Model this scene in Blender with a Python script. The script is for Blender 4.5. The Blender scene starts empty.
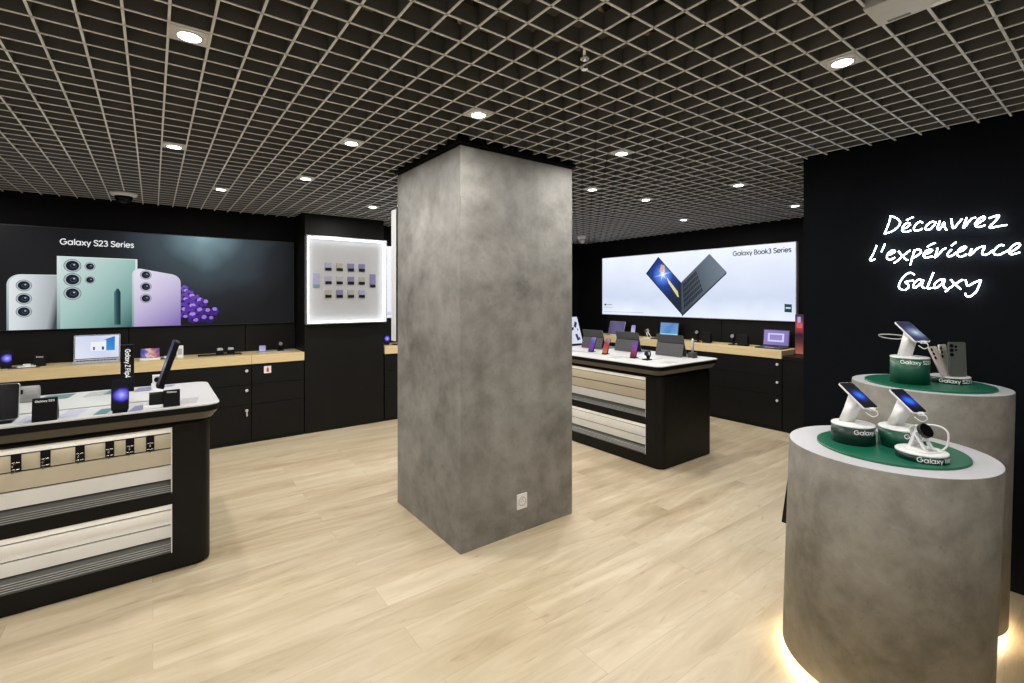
import bpy, bmesh, math, random
from mathutils import Matrix, Vector, Euler
random.seed(7)
PI = math.pi
S = bpy.context.scene
COL = S.collection

# ------------------------------------------------------------------ materials
def srgb(r, g, b):
    f = lambda c: (c/12.92 if c <= .04045 else ((c+.055)/1.055)**2.4)
    return (f(r/255.), f(g/255.), f(b/255.))
def nt(name):
    m = bpy.data.materials.new(name); m.use_nodes = True
    t = m.node_tree; t.nodes.clear()
    out = t.nodes.new('ShaderNodeOutputMaterial')
    return m, t, out
def pbr(name, col, rough=.5, metal=0., noise=.06, scale=40., emit=None, es=0., spec=.5, coat=0.):
    """plain material with a slight procedural variation of its colour"""
    m, t, out = nt(name)
    b = t.nodes.new('ShaderNodeBsdfPrincipled')
    tc = t.nodes.new('ShaderNodeTexCoord'); n = t.nodes.new('ShaderNodeTexNoise')
    n.inputs['Scale'].default_value = scale; n.inputs['Detail'].default_value = 3
    r = t.nodes.new('ShaderNodeValToRGB')
    lo = [max(0, c*(1-noise)) for c in col]; hi = [min(1, c*(1+noise)) for c in col]
    r.color_ramp.elements[0].position = .3; r.color_ramp.elements[1].position = .7
    r.color_ramp.elements[0].color = (*lo, 1); r.color_ramp.elements[1].color = (*hi, 1)
    t.links.new(tc.outputs['Object'], n.inputs['Vector']); t.links.new(n.outputs['Fac'], r.inputs['Fac'])
    t.links.new(r.outputs['Color'], b.inputs['Base Color'])
    b.inputs['Roughness'].default_value = rough; b.inputs['Metallic'].default_value = metal
    b.inputs['Specular IOR Level'].default_value = spec
    b.inputs['Coat Weight'].default_value = coat
    if emit:
        b.inputs['Emission Color'].default_value = (*emit, 1); b.inputs['Emission Strength'].default_value = es
    t.links.new(b.outputs[0], out.inputs[0])
    return m
def glow(name, col, strength):
    m, t, out = nt(name)
    e = t.nodes.new('ShaderNodeEmission'); e.inputs[0].default_value = (*col, 1); e.inputs[1].default_value = strength
    t.links.new(e.outputs[0], out.inputs[0]); return m
def lit(name, p0, p1, stops, strength=1.0, radial=False, wob=0., gloss=.0):
    """back-lit print: colour ramp along p0->p1 (or around p0 with radius |p1-p0|) in the mesh's own x,z plane"""
    m, t, out = nt(name)
    tc = t.nodes.new('ShaderNodeTexCoord'); sx = t.nodes.new('ShaderNodeSeparateXYZ')
    t.links.new(tc.outputs['Object'], sx.inputs[0])
    def mth(op, a, b=None):
        n = t.nodes.new('ShaderNodeMath'); n.operation = op
        for k, v in enumerate((a, b)):
            if v is None: continue
            if isinstance(v, (int, float)): n.inputs[k].default_value = v
            else: t.links.new(v, n.inputs[k])
        return n.outputs[0]
    dx, dz = p1[0]-p0[0], p1[1]-p0[1]; L2 = dx*dx+dz*dz
    ax = mth('SUBTRACT', sx.outputs['X'], p0[0]); az = mth('SUBTRACT', sx.outputs['Z'], p0[1])
    if radial:
        f = mth('DIVIDE', mth('SQRT', mth('ADD', mth('MULTIPLY', ax, ax), mth('MULTIPLY', az, az))), math.sqrt(L2))
    else:
        f = mth('ADD', mth('MULTIPLY', ax, dx/L2), mth('MULTIPLY', az, dz/L2))
    if wob:
        n = t.nodes.new('ShaderNodeTexNoise'); n.inputs['Scale'].default_value = 2.5/math.sqrt(L2)
        t.links.new(tc.outputs['Object'], n.inputs['Vector'])
        f = mth('ADD', f, mth('MULTIPLY', mth('SUBTRACT', n.outputs['Fac'], .5), wob))
    r = t.nodes.new('ShaderNodeValToRGB')
    el = r.color_ramp.elements
    while len(el) < len(stops): el.new(.5)
    for e, (p, c) in zip(el, stops): e.position = p; e.color = (*c, 1)
    t.links.new(f, r.inputs['Fac'])
    b = t.nodes.new('ShaderNodeBsdfPrincipled')
    b.inputs['Base Color'].default_value = (.01, .01, .01, 1); b.inputs['Roughness'].default_value = .3; b.inputs['Specular IOR Level'].default_value = .08
    t.links.new(r.outputs['Color'], b.inputs['Emission Color']); b.inputs['Emission Strength'].default_value = strength
    t.links.new(b.outputs[0], out.inputs[0]); return m
def concrete(name, dark, light, scale=1.6, pits=True):
    m, t, out = nt(name)
    b = t.nodes.new('ShaderNodeBsdfPrincipled'); tc = t.nodes.new('ShaderNodeTexCoord')
    def noise(sc, det, rough=.6, dist=0., vec=None):
        n = t.nodes.new('ShaderNodeTexNoise'); n.inputs['Scale'].default_value = sc; n.inputs['Detail'].default_value = det
        n.inputs['Roughness'].default_value = rough; n.inputs['Distortion'].default_value = dist
        t.links.new(vec or tc.outputs['Object'], n.inputs['Vector']); return n
    n1 = noise(scale, 9, .62, .6); n2 = noise(scale*5, 6, .6); n3 = noise(scale*38, 3)
    mx = t.nodes.new('ShaderNodeMath'); mx.operation = 'MULTIPLY_ADD'; mx.inputs[1].default_value = .45
    t.links.new(n2.outputs['Fac'], mx.inputs[0])
    m2 = t.nodes.new('ShaderNodeMath'); m2.operation = 'MULTIPLY'; m2.inputs[1].default_value = .75
    t.links.new(n1.outputs['Fac'], m2.inputs[0]); t.links.new(m2.outputs[0], mx.inputs[2])
    r = t.nodes.new('ShaderNodeValToRGB'); r.color_ramp.elements[0].position = .42; r.color_ramp.elements[1].position = .78
    r.color_ramp.elements[0].color = (*dark, 1); r.color_ramp.elements[1].color = (*light, 1)
    t.links.new(mx.outputs[0], r.inputs['Fac'])
    # small dark pits gathered in patches
    pr = t.nodes.new('ShaderNodeValToRGB'); pr.color_ramp.elements[0].position = .60; pr.color_ramp.elements[1].position = .72
    pr.color_ramp.elements[0].color = (1, 1, 1, 1); pr.color_ramp.elements[1].color = (.62, .60, .57, 1)
    t.links.new(n3.outputs['Fac'], pr.inputs['Fac'])
    mm = t.nodes.new('ShaderNodeMix'); mm.data_type = 'RGBA'; mm.blend_type = 'MULTIPLY'
    t.links.new(n2.outputs['Fac'], mm.inputs['Factor'])
    t.links.new(r.outputs['Color'], mm.inputs['A']); t.links.new(pr.outputs['Color'], mm.inputs['B'])
    t.links.new(mm.outputs['Result'], b.inputs['Base Color'])
    bp = t.nodes.new('ShaderNodeBump'); bp.inputs['Strength'].default_value = .12; bp.inputs['Distance'].default_value = .004
    t.links.new(n2.outputs['Fac'], bp.inputs['Height']); t.links.new(bp.outputs[0], b.inputs['Normal'])
    b.inputs['Roughness'].default_value = .62
    t.links.new(b.outputs[0], out.inputs[0]); return m
def oak(name, tones, plank=None, grain=(1.2, 14, 14), seam=.0016, rough=.42):
    """wood with the grain along x; plank=(length, width) lays a floor of boards"""
    m, t, out = nt(name)
    b = t.nodes.new('ShaderNodeBsdfPrincipled'); tc = t.nodes.new('ShaderNodeTexCoord')
    mp = t.nodes.new('ShaderNodeMapping'); mp.inputs['Scale'].default_value = grain
    t.links.new(tc.outputs['Object'], mp.inputs[0])
    vec = mp.outputs[0]
    if plank:
        br = t.nodes.new('ShaderNodeTexBrick')
        br.inputs['Scale'].default_value = 1; br.inputs['Brick Width'].default_value = plank[0]; br.inputs['Row Height'].default_value = plank[1]
        br.inputs['Mortar Size'].default_value = seam; br.inputs['Mortar Smooth'].default_value = .3; br.inputs['Bias'].default_value = 0
        br.inputs['Color1'].default_value = (0, 0, 0, 1); br.inputs['Color2'].default_value = (1, 1, 1, 1); br.inputs['Mortar'].default_value = (.5, .5, .5, 1)
        br.offset = .37; br.offset_frequency = 2
        t.links.new(tc.outputs['Object'], br.inputs['Vector'])
        av = t.nodes.new('ShaderNodeVectorMath'); av.operation = 'MULTIPLY_ADD'
        av.inputs[1].default_value = (7, 13, 5)
        t.links.new(br.outputs['Color'], av.inputs[0]); t.links.new(mp.outputs[0], av.inputs[2])
        vec = av.outputs[0]
    n1 = t.nodes.new('ShaderNodeTexNoise'); n1.inputs['Scale'].default_value = 1.; n1.inputs['Detail'].default_value = 8
    n1.inputs['Roughness'].default_value = .62; n1.inputs['Distortion'].default_value = 1.1
    t.links.new(vec, n1.inputs['Vector'])
    n2 = t.nodes.new('ShaderNodeTexNoise'); n2.inputs['Scale'].default_value = .28; n2.inputs['Detail'].default_value = 3
    t.links.new(vec, n2.inputs['Vector'])
    ad = t.nodes.new('ShaderNodeMath'); ad.operation = 'MULTIPLY_ADD'; ad.inputs[1].default_value = .55
    h = t.nodes.new('ShaderNodeMath'); h.operation = 'MULTIPLY'; h.inputs[1].default_value = .45
    t.links.new(n2.outputs['Fac'], h.inputs[0])
    t.links.new(n1.outputs['Fac'], ad.inputs[0]); t.links.new(h.outputs[0], ad.inputs[2])
    r = t.nodes.new('ShaderNodeValToRGB'); el = r.color_ramp.elements
    while len(el) < len(tones): el.new(.5)
    for k, (e, c) in enumerate(zip(el, tones)): e.position = .34+.32*k/(len(tones)-1); e.color = (*c, 1)
    t.links.new(ad.outputs[0], r.inputs['Fac'])
    last = r.outputs['Color']
    if plank:
        n3 = t.nodes.new('ShaderNodeTexNoise'); n3.inputs['Scale'].default_value = 4.2; n3.inputs['Detail'].default_value = 4; n3.inputs['Distortion'].default_value = .8
        t.links.new(vec, n3.inputs['Vector'])
        kr = t.nodes.new('ShaderNodeValToRGB'); kr.color_ramp.elements[0].position = .63; kr.color_ramp.elements[1].position = .80
        kr.color_ramp.elements[0].color = (1, 1, 1, 1); kr.color_ramp.elements[1].color = (.60, .52, .42, 1)
        t.links.new(n3.outputs['Fac'], kr.inputs['Fac'])
        km = t.nodes.new('ShaderNodeMix'); km.data_type = 'RGBA'; km.blend_type = 'MULTIPLY'; km.inputs['Factor'].default_value = .8
        t.links.new(last, km.inputs['A']); t.links.new(kr.outputs['Color'], km.inputs['B']); last = km.outputs['Result']
        tint = t.nodes.new('ShaderNodeMix'); tint.data_type = 'RGBA'; tint.blend_type = 'MULTIPLY'; tint.inputs['Factor'].default_value = 1
        tr = t.nodes.new('ShaderNodeValToRGB'); tr.color_ramp.elements[0].color = (.955, .95, .94, 1); tr.color_ramp.elements[1].color = (1, 1, 1, 1)
        t.links.new(br.outputs['Color'], tr.inputs['Fac']); t.links.new(last, tint.inputs['A']); t.links.new(tr.outputs['Color'], tint.inputs['B'])
        sm = t.nodes.new('ShaderNodeMix'); sm.data_type = 'RGBA'; sm.blend_type = 'MULTIPLY'
        fr = t.nodes.new('ShaderNodeMath'); fr.operation = 'MULTIPLY'; fr.inputs[1].default_value = .26
        t.links.new(br.outputs['Fac'], fr.inputs[0]); t.links.new(fr.outputs[0], sm.inputs['Factor'])
        t.links.new(tint.outputs['Result'], sm.inputs['A']); sm.inputs['B'].default_value = (.45, .38, .30, 1)
        last = sm.outputs['Result']
    t.links.new(last, b.inputs['Base Color']); b.inputs['Roughness'].default_value = rough
    t.links.new(b.outputs[0], out.inputs[0]); return m

M = {}
M['floor'] = oak('oak_floor', [(.385, .295, .18), (.50, .402, .262), (.59, .492, .34), (.665, .58, .43)], plank=(1.45, .185), grain=(1.3, 8.5, 8.5))
M['counter_wood'] = oak('oak_worktop', [(.60, .45, .225), (.72, .56, .30), (.78, .63, .36)], grain=(2., 22, 22), rough=.45)
M['concrete'] = concrete('concrete_cladding', (.115, .108, .095), (.315, .308, .290))
M['concrete_podium'] = concrete('concrete_podium', (.135, .124, .102), (.335, .320, .285), scale=2.4)
M['white_top'] = pbr('pale_grey_top', (.50, .50, .525), .45, noise=.03)
M['black_wall'] = pbr('black_wall_paint', (.0035, .0035, .0042), .6, noise=.15, scale=3, spec=.10)
M['neon_wall'] = pbr('neon_wall_paint', (.0050, .0062, .0085), .65, noise=.15, scale=3, spec=.05)
M['black_panel'] = pbr('black_laminate', (.0062, .006, .0055), .45, noise=.12, scale=5, spec=.2)
M['black'] = pbr('black_plastic', (.004, .004, .0045), .45, noise=.1, spec=.15)
M['black_gloss'] = pbr('black_glass', (.004, .004, .005), .2, noise=.1, spec=.12)
M['black_metal'] = pbr('black_metal', (.022, .020, .018), .4, metal=.3)
M['edge_metal'] = pbr('bronze_edge', (.115, .105, .085), .4, metal=.5)
M['table_white'] = pbr('white_laminate', (.56, .56, .555), .32, noise=.02)
M['white'] = pbr('white_plastic', (.80, .80, .80), .35, noise=.02)
M['white_metal'] = pbr('white_metal', (.62, .63, .64), .4, noise=.03)
M['chrome'] = pbr('chrome', (.75, .75, .75), .2, metal=1.)
M['satin'] = pbr('satin_silver', (.62, .62, .62), .45, metal=.15)
M['alu'] = pbr('brushed_aluminium', (.55, .56, .58), .35, metal=.6)
M['grid_white'] = pbr('grid_flange_white', (.76, .785, .805), .5, noise=.04)
M['grid_dark'] = pbr('grid_blade_grey', (.135, .135, .138), .6, noise=.15, scale=6)
M['plenum'] = pbr('plenum_dark', (.030, .026, .022), .8, noise=.4, scale=2)
M['duct'] = pbr('duct_metal', (.16, .15, .13), .5, metal=.4, noise=.3, scale=4)
M['cable_beige'] = pbr('cable_beige', (.36, .31, .22), .6)
M['green'] = pbr('green_lacquer', (.004, .118, .062), .33, noise=.05)
M['green_dark'] = pbr('green_drum', (.005, .082, .043), .38, noise=.05)
M['green_deep'] = pbr('deep_green_drum', (.004, .026, .017), .38, noise=.08)
M['letter_white'] = pbr('letter_white', (.82, .82, .82), .5, noise=.01, emit=(1, 1, 1), es=.12)
M['slat_cream'] = pbr('cream_slatwall', (.56, .50, .385), .45, noise=.03, scale=5)
M['slat_white'] = pbr('white_slatwall', (.80, .79, .76), .45, noise=.03, scale=5)
M['tray_grey'] = pbr('grey_tray', (.085, .082, .075), .45)
M['tray_line'] = pbr('pale_groove', (.42, .41, .38), .4)
M['groove'] = pbr('dark_groove', (.05, .045, .038), .6)
M['grey_dark'] = pbr('charcoal_cover', (.040, .040, .041), .6, noise=.15)
M['grey_mid'] = pbr('grey_plastic', (.16, .16, .16), .45)
M['grey_light'] = pbr('light_grey_plastic', (.45, .45, .46), .4)
M['teal'] = pbr('teal_card', (.10, .19, .21), .4)
M['lilac'] = pbr('lilac_card', (.46, .45, .58), .4)
M['lilac_dark'] = pbr('violet_card', (.22, .21, .36), .4)
M['grey_card'] = pbr('grey_card', (.40, .40, .40), .4, noise=.25, scale=120)
M['beige_card'] = pbr('beige_card', (.42, .40, .34), .4)
M['s_lilac'] = pbr('sample_lilac', (.25, .24, .35), .4)
M['s_beige'] = pbr('sample_beige', (.27, .255, .21), .4)
M['s_violet'] = pbr('sample_violet', (.135, .12, .235), .4)
M['s_grey'] = pbr('sample_grey', (.28, .28, .29), .4)
M['red'] = pbr('red_print', (.55, .03, .02), .5)
M['rose'] = pbr('rose_cream_phone', (.66, .56, .52), .35)
M['cream'] = pbr('cream_phone', (.68, .64, .57), .35)
M['phantom'] = pbr('grey_green_phone', (.085, .095, .085), .3)
M['led_warm'] = glow('warm_led', (1., .80, .52), 26.)
M['led_cool'] = glow('cool_led', (.93, .96, 1.), 4.6)
M['led_bay'] = glow('bay_led', (1., .95, .86), 7.)
M['downlight'] = glow('downlight', (1., .97, .92), 14.)
M['neon'] = glow('neon_tube', (.86, .93, 1.), 17.)

# ------------------------------------------------------------------ mesh helpers
def vface(bm, vs, mi=0, smooth=False):
    try:
        f = bm.faces.new(vs); f.material_index = mi; f.smooth = smooth; return f
    except ValueError:
        return None
def box(bm, a, b, mi=0, T=None):
    P = [Vector((x, y, z)) for z in (a[2], b[2]) for y in (a[1], b[1]) for x in (a[0], b[0])]
    if T is not None: P = [T @ p for p in P]
    v = [bm.verts.new(p) for p in P]
    for q in ((0, 2, 3, 1), (4, 5, 7, 6), (0, 1, 5, 4), (2, 6, 7, 3), (0, 4, 6, 2), (1, 3, 7, 5)):
        vface(bm, [v[k] for k in q], mi)
def rrect(x0, y0, x1, y1, r, n=6):
    """rounded rectangle, r a radius or four radii (x1y0, x1y1, x0y1, x0y0)"""
    rr = r if isinstance(r, (tuple, list)) else (r,)*4
    pts = []
    for (cx, cy, a0, q) in ((x1, y0, -90, rr[0]), (x1, y1, 0, rr[1]), (x0, y1, 90, rr[2]), (x0, y0, 180, rr[3])):
        sx = -1 if cx == x1 else 1; sy = 1 if cy == y0 else -1
        if q <= 0: pts.append((cx, cy)); continue
        for k in range(n+1):
            a = math.radians(a0+90*k/n)
            pts.append((cx+sx*q+q*math.cos(a), cy+sy*q+q*math.sin(a)))
    return pts
def circ(cx, cy, r, n=48, ry=None):
    return [(cx+r*math.cos(2*PI*k/n), cy+(ry or r)*math.sin(2*PI*k/n)) for k in range(n)]
def loft(bm, rings, mi=0, cap=(True, True), smooth=False, capmi=None, T=None):
    """rings: lists of 3-D points with equal count"""
    R = [[bm.verts.new((T @ Vector(p)) if T is not None else p) for p in ring] for ring in rings]
    n = len(R[0])
    for a, b in zip(R, R[1:]):
        for k in range(n):
            vface(bm, (a[k], a[(k+1) % n], b[(k+1) % n], b[k]), mi, smooth)
    cm = mi if capmi is None else capmi
    if cap[0]: vface(bm, list(reversed(R[0])), cm)
    if cap[1]: vface(bm, R[-1], cm)
def prism(bm, poly, z0, z1, mi=0, T=None, capmi=None, smooth=False, bev=0.):
    """plan polygon (x,y) raised from z0 to z1"""
    if bev:
        cx = sum(p[0] for p in poly)/len(poly); cy = sum(p[1] for p in poly)/len(poly)
        def ins(d):
            o = []
            for x, y in poly:
                l = math.hypot(x-cx, y-cy) or 1
                o.append((x-(x-cx)/l*d, y-(y-cy)/l*d))
            return o
        rings = [[(x, y, z0) for x, y in poly], [(x, y, z1-bev) for x, y in poly], [(x, y, z1) for x, y in ins(bev)]]
    else:
        rings = [[(x, y, z0) for x, y in poly], [(x, y, z1) for x, y in poly]]
    loft(bm, rings, mi, T=T, capmi=capmi, smooth=smooth)
def vprism(bm, poly, y0, y1, mi=0, T=None, capmi=None, smooth=False):
    """upright polygon (x,z) from y0 (front) to y1 (back)"""
    loft(bm, [[(x, y1, z) for x, z in poly], [(x, y0, z) for x, z in poly]], mi, T=T, capmi=capmi, smooth=smooth)
def xprism(bm, prof, x0, x1, mi=0, T=None, mis=None, cap=True):
    """profile (y,z) swept along x; mis gives a material per profile edge"""
    A = [bm.verts.new((T @ Vector((x0, y, z))) if T is not None else (x0, y, z)) for y, z in prof]
    B = [bm.verts.new((T @ Vector((x1, y, z))) if T is not None else (x1, y, z)) for y, z in prof]
    n = len(prof)
    for k in range(n if cap else n-1):
        vface(bm, (A[k], B[k], B[(k+1) % n], A[(k+1) % n]), mis[k] if mis else mi)
    if cap: vface(bm, A, mi); vface(bm, list(reversed(B)), mi)
def face2d(bm, poly, y, mi=0):
    """flat polygon (x,z) facing -y"""
    vface(bm, [bm.verts.new((x, y, z)) for x, z in poly], mi)
def tube(bm, pts, r, mi=0, seg=8, closed=False, cap=True):
    P = [Vector(p) for p in pts]; n = len(P); rings = []
    nrm = None
    for k in range(n):
        if closed: d = P[(k+1) % n]-P[k-1]
        else: d = P[min(k+1, n-1)]-P[max(k-1, 0)]
        if d.length < 1e-9: d = Vector((0, 0, 1))
        d.normalize()
        if nrm is None:
            nrm = d.orthogonal().normalized()
        else:
            nrm = nrm-d*nrm.dot(d)
            nrm = nrm.normalized() if nrm.length > 1e-6 else d.orthogonal().normalized()
        bn = d.cross(nrm)
        rad = r[k] if isinstance(r, (list, tuple)) else r
        rings.append([bm.verts.new(P[k]+nrm*rad*math.cos(2*PI*j/seg)+bn*rad*math.sin(2*PI*j/seg)) for j in range(seg)])
    for a, b in (list(zip(rings, rings[1:]))+([(rings[-1], rings[0])] if closed else [])):
        for j in range(seg): vface(bm, (a[j], a[(j+1) % seg], b[(j+1) % seg], b[j]), mi, True)
    if cap and not closed: vface(bm, list(reversed(rings[0])), mi); vface(bm, rings[-1], mi)
def spline(pts, n=6):
    """Catmull-Rom through the points"""
    P = [Vector(p) for p in pts]; out = []
    for k in range(len(P)-1):
        p0 = P[max(k-1, 0)]; p1 = P[k]; p2 = P[k+1]; p3 = P[min(k+2, len(P)-1)]
        for j in range(n):
            t = j/n
            out.append(.5*((2*p1)+(p2-p0)*t+(2*p0-5*p1+4*p2-p3)*t*t+(3*p1-p0-3*p2+p3)*t**3))
    out.append(P[-1]); return out
def disc(bm, cx, y, cz, r, mi=0, n=24, ry=None):
    face2d(bm, circ(cx, cz, r, n, ry), y, mi)
# ------------------------------------------------------------------ lettering: a bold rounded-geometric alphabet drawn as thick strokes
def _arc(cx, cy, rx, ry, a0, a1, n=14):
    return [(cx+rx*math.cos(math.radians(a0+(a1-a0)*k/n)), cy+ry*math.sin(math.radians(a0+(a1-a0)*k/n))) for k in range(n+1)]
def _sp(*p): return [(v.x, v.y) for v in spline([(a, b, 0) for a, b in p], 5)]
_o = lambda cx: _arc(cx, .37, .32, .32, 0, 360, 24)
GLYPH = {
 'G': (1.12, [_arc(.52, .5, .45, .45, 45, 360, 22)+[(.55, .5)]]),
 'a': (.86, [_o(.37), [(.70, .74), (.70, .02)]]), 'b': (.86, [_o(.46), [(.12, 1.04), (.12, .02)]]),
 'p': (.86, [_o(.46), [(.12, .74), (.12, -.28)]]), 'o': (.80, [_o(.39)]), 'c': (.70, [_arc(.38, .37, .32, .32, 48, 312, 18)]),
 'l': (.30, [[(.14, 1.04), (.14, .02)]]), 'i': (.30, [[(.14, .72), (.14, .02)], [(.14, .89), (.14, 1.04)]]),
 'x': (.70, [[(.06, .70), (.62, .02)], [(.62, .70), (.06, .02)]]),
 'y': (.70, [[(.06, .70), (.35, .08)], [(.64, .70), (.24, -.26)]]),
 'S': (.78, [_sp((.66, .80), (.54, .93), (.36, .96), (.15, .88), (.13, .68), (.36, .54), (.62, .42), (.66, .18), (.44, .05), (.24, .05), (.06, .20))]),
 's': (.60, [_sp((.50, .58), (.38, .69), (.20, .68), (.11, .56), (.28, .40), (.47, .30), (.48, .14), (.30, .04), (.07, .14))]),
 '2': (.74, [_sp((.07, .72), (.15, .90), (.35, .96), (.58, .84), (.54, .58), (.30, .30), (.08, .06))+[(.66, .06)]]),
 '3': (.74, [_sp((.09, .84), (.32, .96), (.56, .84), (.52, .62), (.30, .54)), _sp((.30, .54), (.58, .44), (.60, .18), (.34, .04), (.06, .14))]),
 '4': (.80, [[(.52, .0), (.52, .96), (.06, .26), (.72, .26)]]),
 'e': (.78, [[(.07, .37), (.70, .37)]+_arc(.38, .37, .32, .32, 0, 318, 20)]),
 'r': (.50, [[(.12, .72), (.12, .02)], [(.12, .40), (.18, .60), (.30, .68), (.46, .68)]]),
 'B': (.82, [[(.12, .04), (.12, .96), (.40, .96)]+_arc(.42, .735, .22, .225, 90, -90, 10)+[(.12, .51)], [(.40, .51)]+_arc(.46, .275, .24, .235, 90, -90, 10)+[(.12, .04)]]),
 'k': (.68, [[(.12, 1.04), (.12, .02)], [(.58, .70), (.16, .30)], [(.30, .42), (.62, .02)]]),
 'Z': (.80, [[(.08, .94), (.68, .94), (.08, .06), (.72, .06)]]), 'F': (.70, [[(.12, .0), (.12, .94), (.64, .94)], [(.12, .50), (.56, .50)]]),
 'W': (1.16, [[(.05, 1.), (.31, .04), (.58, .94), (.85, .04), (1.11, 1.)]]),
 't': (.50, [[(.20, .96), (.20, .20), (.28, .06), (.42, .06)], [(.02, .70), (.42, .70)]]),
 'h': (.80, [[(.12, 1.04), (.12, .02)], [(.12, .42), (.22, .62), (.38, .69), (.56, .62), (.64, .44), (.64, .02)]]),
 'U': (.94, [[(.12, 1.), (.12, .42)]+_arc(.46, .40, .34, .34, 180, 360, 12)+[(.80, 1.)]]),
 'T': (.74, [[(.02, .94), (.70, .94)], [(.36, .94), (.36, .0)]]), ' ': (.36, [])}
def text_width(body, size, *_): return sum(GLYPH[c][0] for c in body)*size
def letters(bm, body, size, place, mi=0, align='CENTER', squash=1., wt=.155):
    """thick-stroke letters, cap height = size; place(x, y) -> 3-D point"""
    x0 = -text_width(body, size)/2 if align == 'CENTER' else 0.
    for ch in body:
        adv, strokes = GLYPH[ch]
        for st in strokes:
            p = [Vector((a, b)) for a, b in st]; q = [p[0]]
            for v in p[1:]:
                if (v-q[-1]).length > 1e-4: q.append(v)
            shut = (q[0]-q[-1]).length < 1e-3
            if shut: q.pop()
            n = len(q); hw = wt/2; Lf, Rt = [], []
            for k in range(n):
                d0 = (q[k]-q[k-1]).normalized() if (k or shut) else None
                d1 = (q[(k+1) % n]-q[k]).normalized() if (k < n-1 or shut) else None
                d0 = d0 or d1; d1 = d1 or d0
                t = (d0+d1); t = t.normalized() if t.length > 1e-3 else d0
                nn = Vector((-t.y, t.x)); c = max(.45, t.dot(d0))
                Lf.append(q[k]+nn*hw/c); Rt.append(q[k]-nn*hw/c)
            P = lambda v: bm.verts.new(place((x0+v.x*size)*squash, v.y*size))
            A = [P(v) for v in Lf]; B = [P(v) for v in Rt]
            for k in range(n if shut else n-1):
                j = (k+1) % n; vface(bm, (A[k], B[k], B[j], A[j]), mi)
        x0 += adv*size
def obj(name, bm, mats, parent=None, T=None, bevel=0., smooth=False, segs=2):
    me = bpy.data.meshes.new(name)
    bmesh.ops.remove_doubles(bm, verts=bm.verts, dist=1e-6)
    bmesh.ops.recalc_face_normals(bm, faces=[f for f in bm.faces]) if smooth != 'keep' else None
    bm.to_mesh(me); bm.free()
    for m in (mats if isinstance(mats, (list, tuple)) else [mats]): me.materials.append(M[m] if isinstance(m, str) else m)
    o = bpy.data.objects.new(name, me); COL.objects.link(o)
    if parent is not None: o.parent = parent
    if T is not None: o.matrix_local = T
    if bevel:
        b = o.modifiers.new('edge', 'BEVEL'); b.width = bevel; b.segments = segs; b.limit_method = 'ANGLE'; b.angle_limit = .6
    return o
def tag(o, label, cat, group=None):
    o['label'] = label; o['category'] = cat
    if group: o['group'] = group
    return o
def thing(name, label, cat, loc=(0, 0, 0), rot=0., group=None, T=None):
    o = bpy.data.objects.new(name, None); COL.objects.link(o); o.empty_display_size = .05
    if T is not None: o.matrix_world = T
    else:
        o.location = loc; o.rotation_euler = (0, 0, rot) if not isinstance(rot, (tuple, list)) else rot
    return tag(o, label, cat, group)
def struct(name, bm, mats, **k):
    o = obj(name, bm, mats, **k); o['kind'] = 'structure'; return o
def dup(root, label, loc=None, rot=None, group=None):
    r = root.copy(); COL.objects.link(r)
    if loc is not None: r.location = loc
    if rot is not None: r.rotation_euler = (0, 0, rot)
    r['label'] = label
    if group: r['group'] = group
    for ch in list(root.children):
        c = ch.copy(); COL.objects.link(c); c.parent = r
        for g in list(ch.children):
            d = g.copy(); COL.objects.link(d); d.parent = c
    return r
def new(): return bmesh.new()
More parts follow.
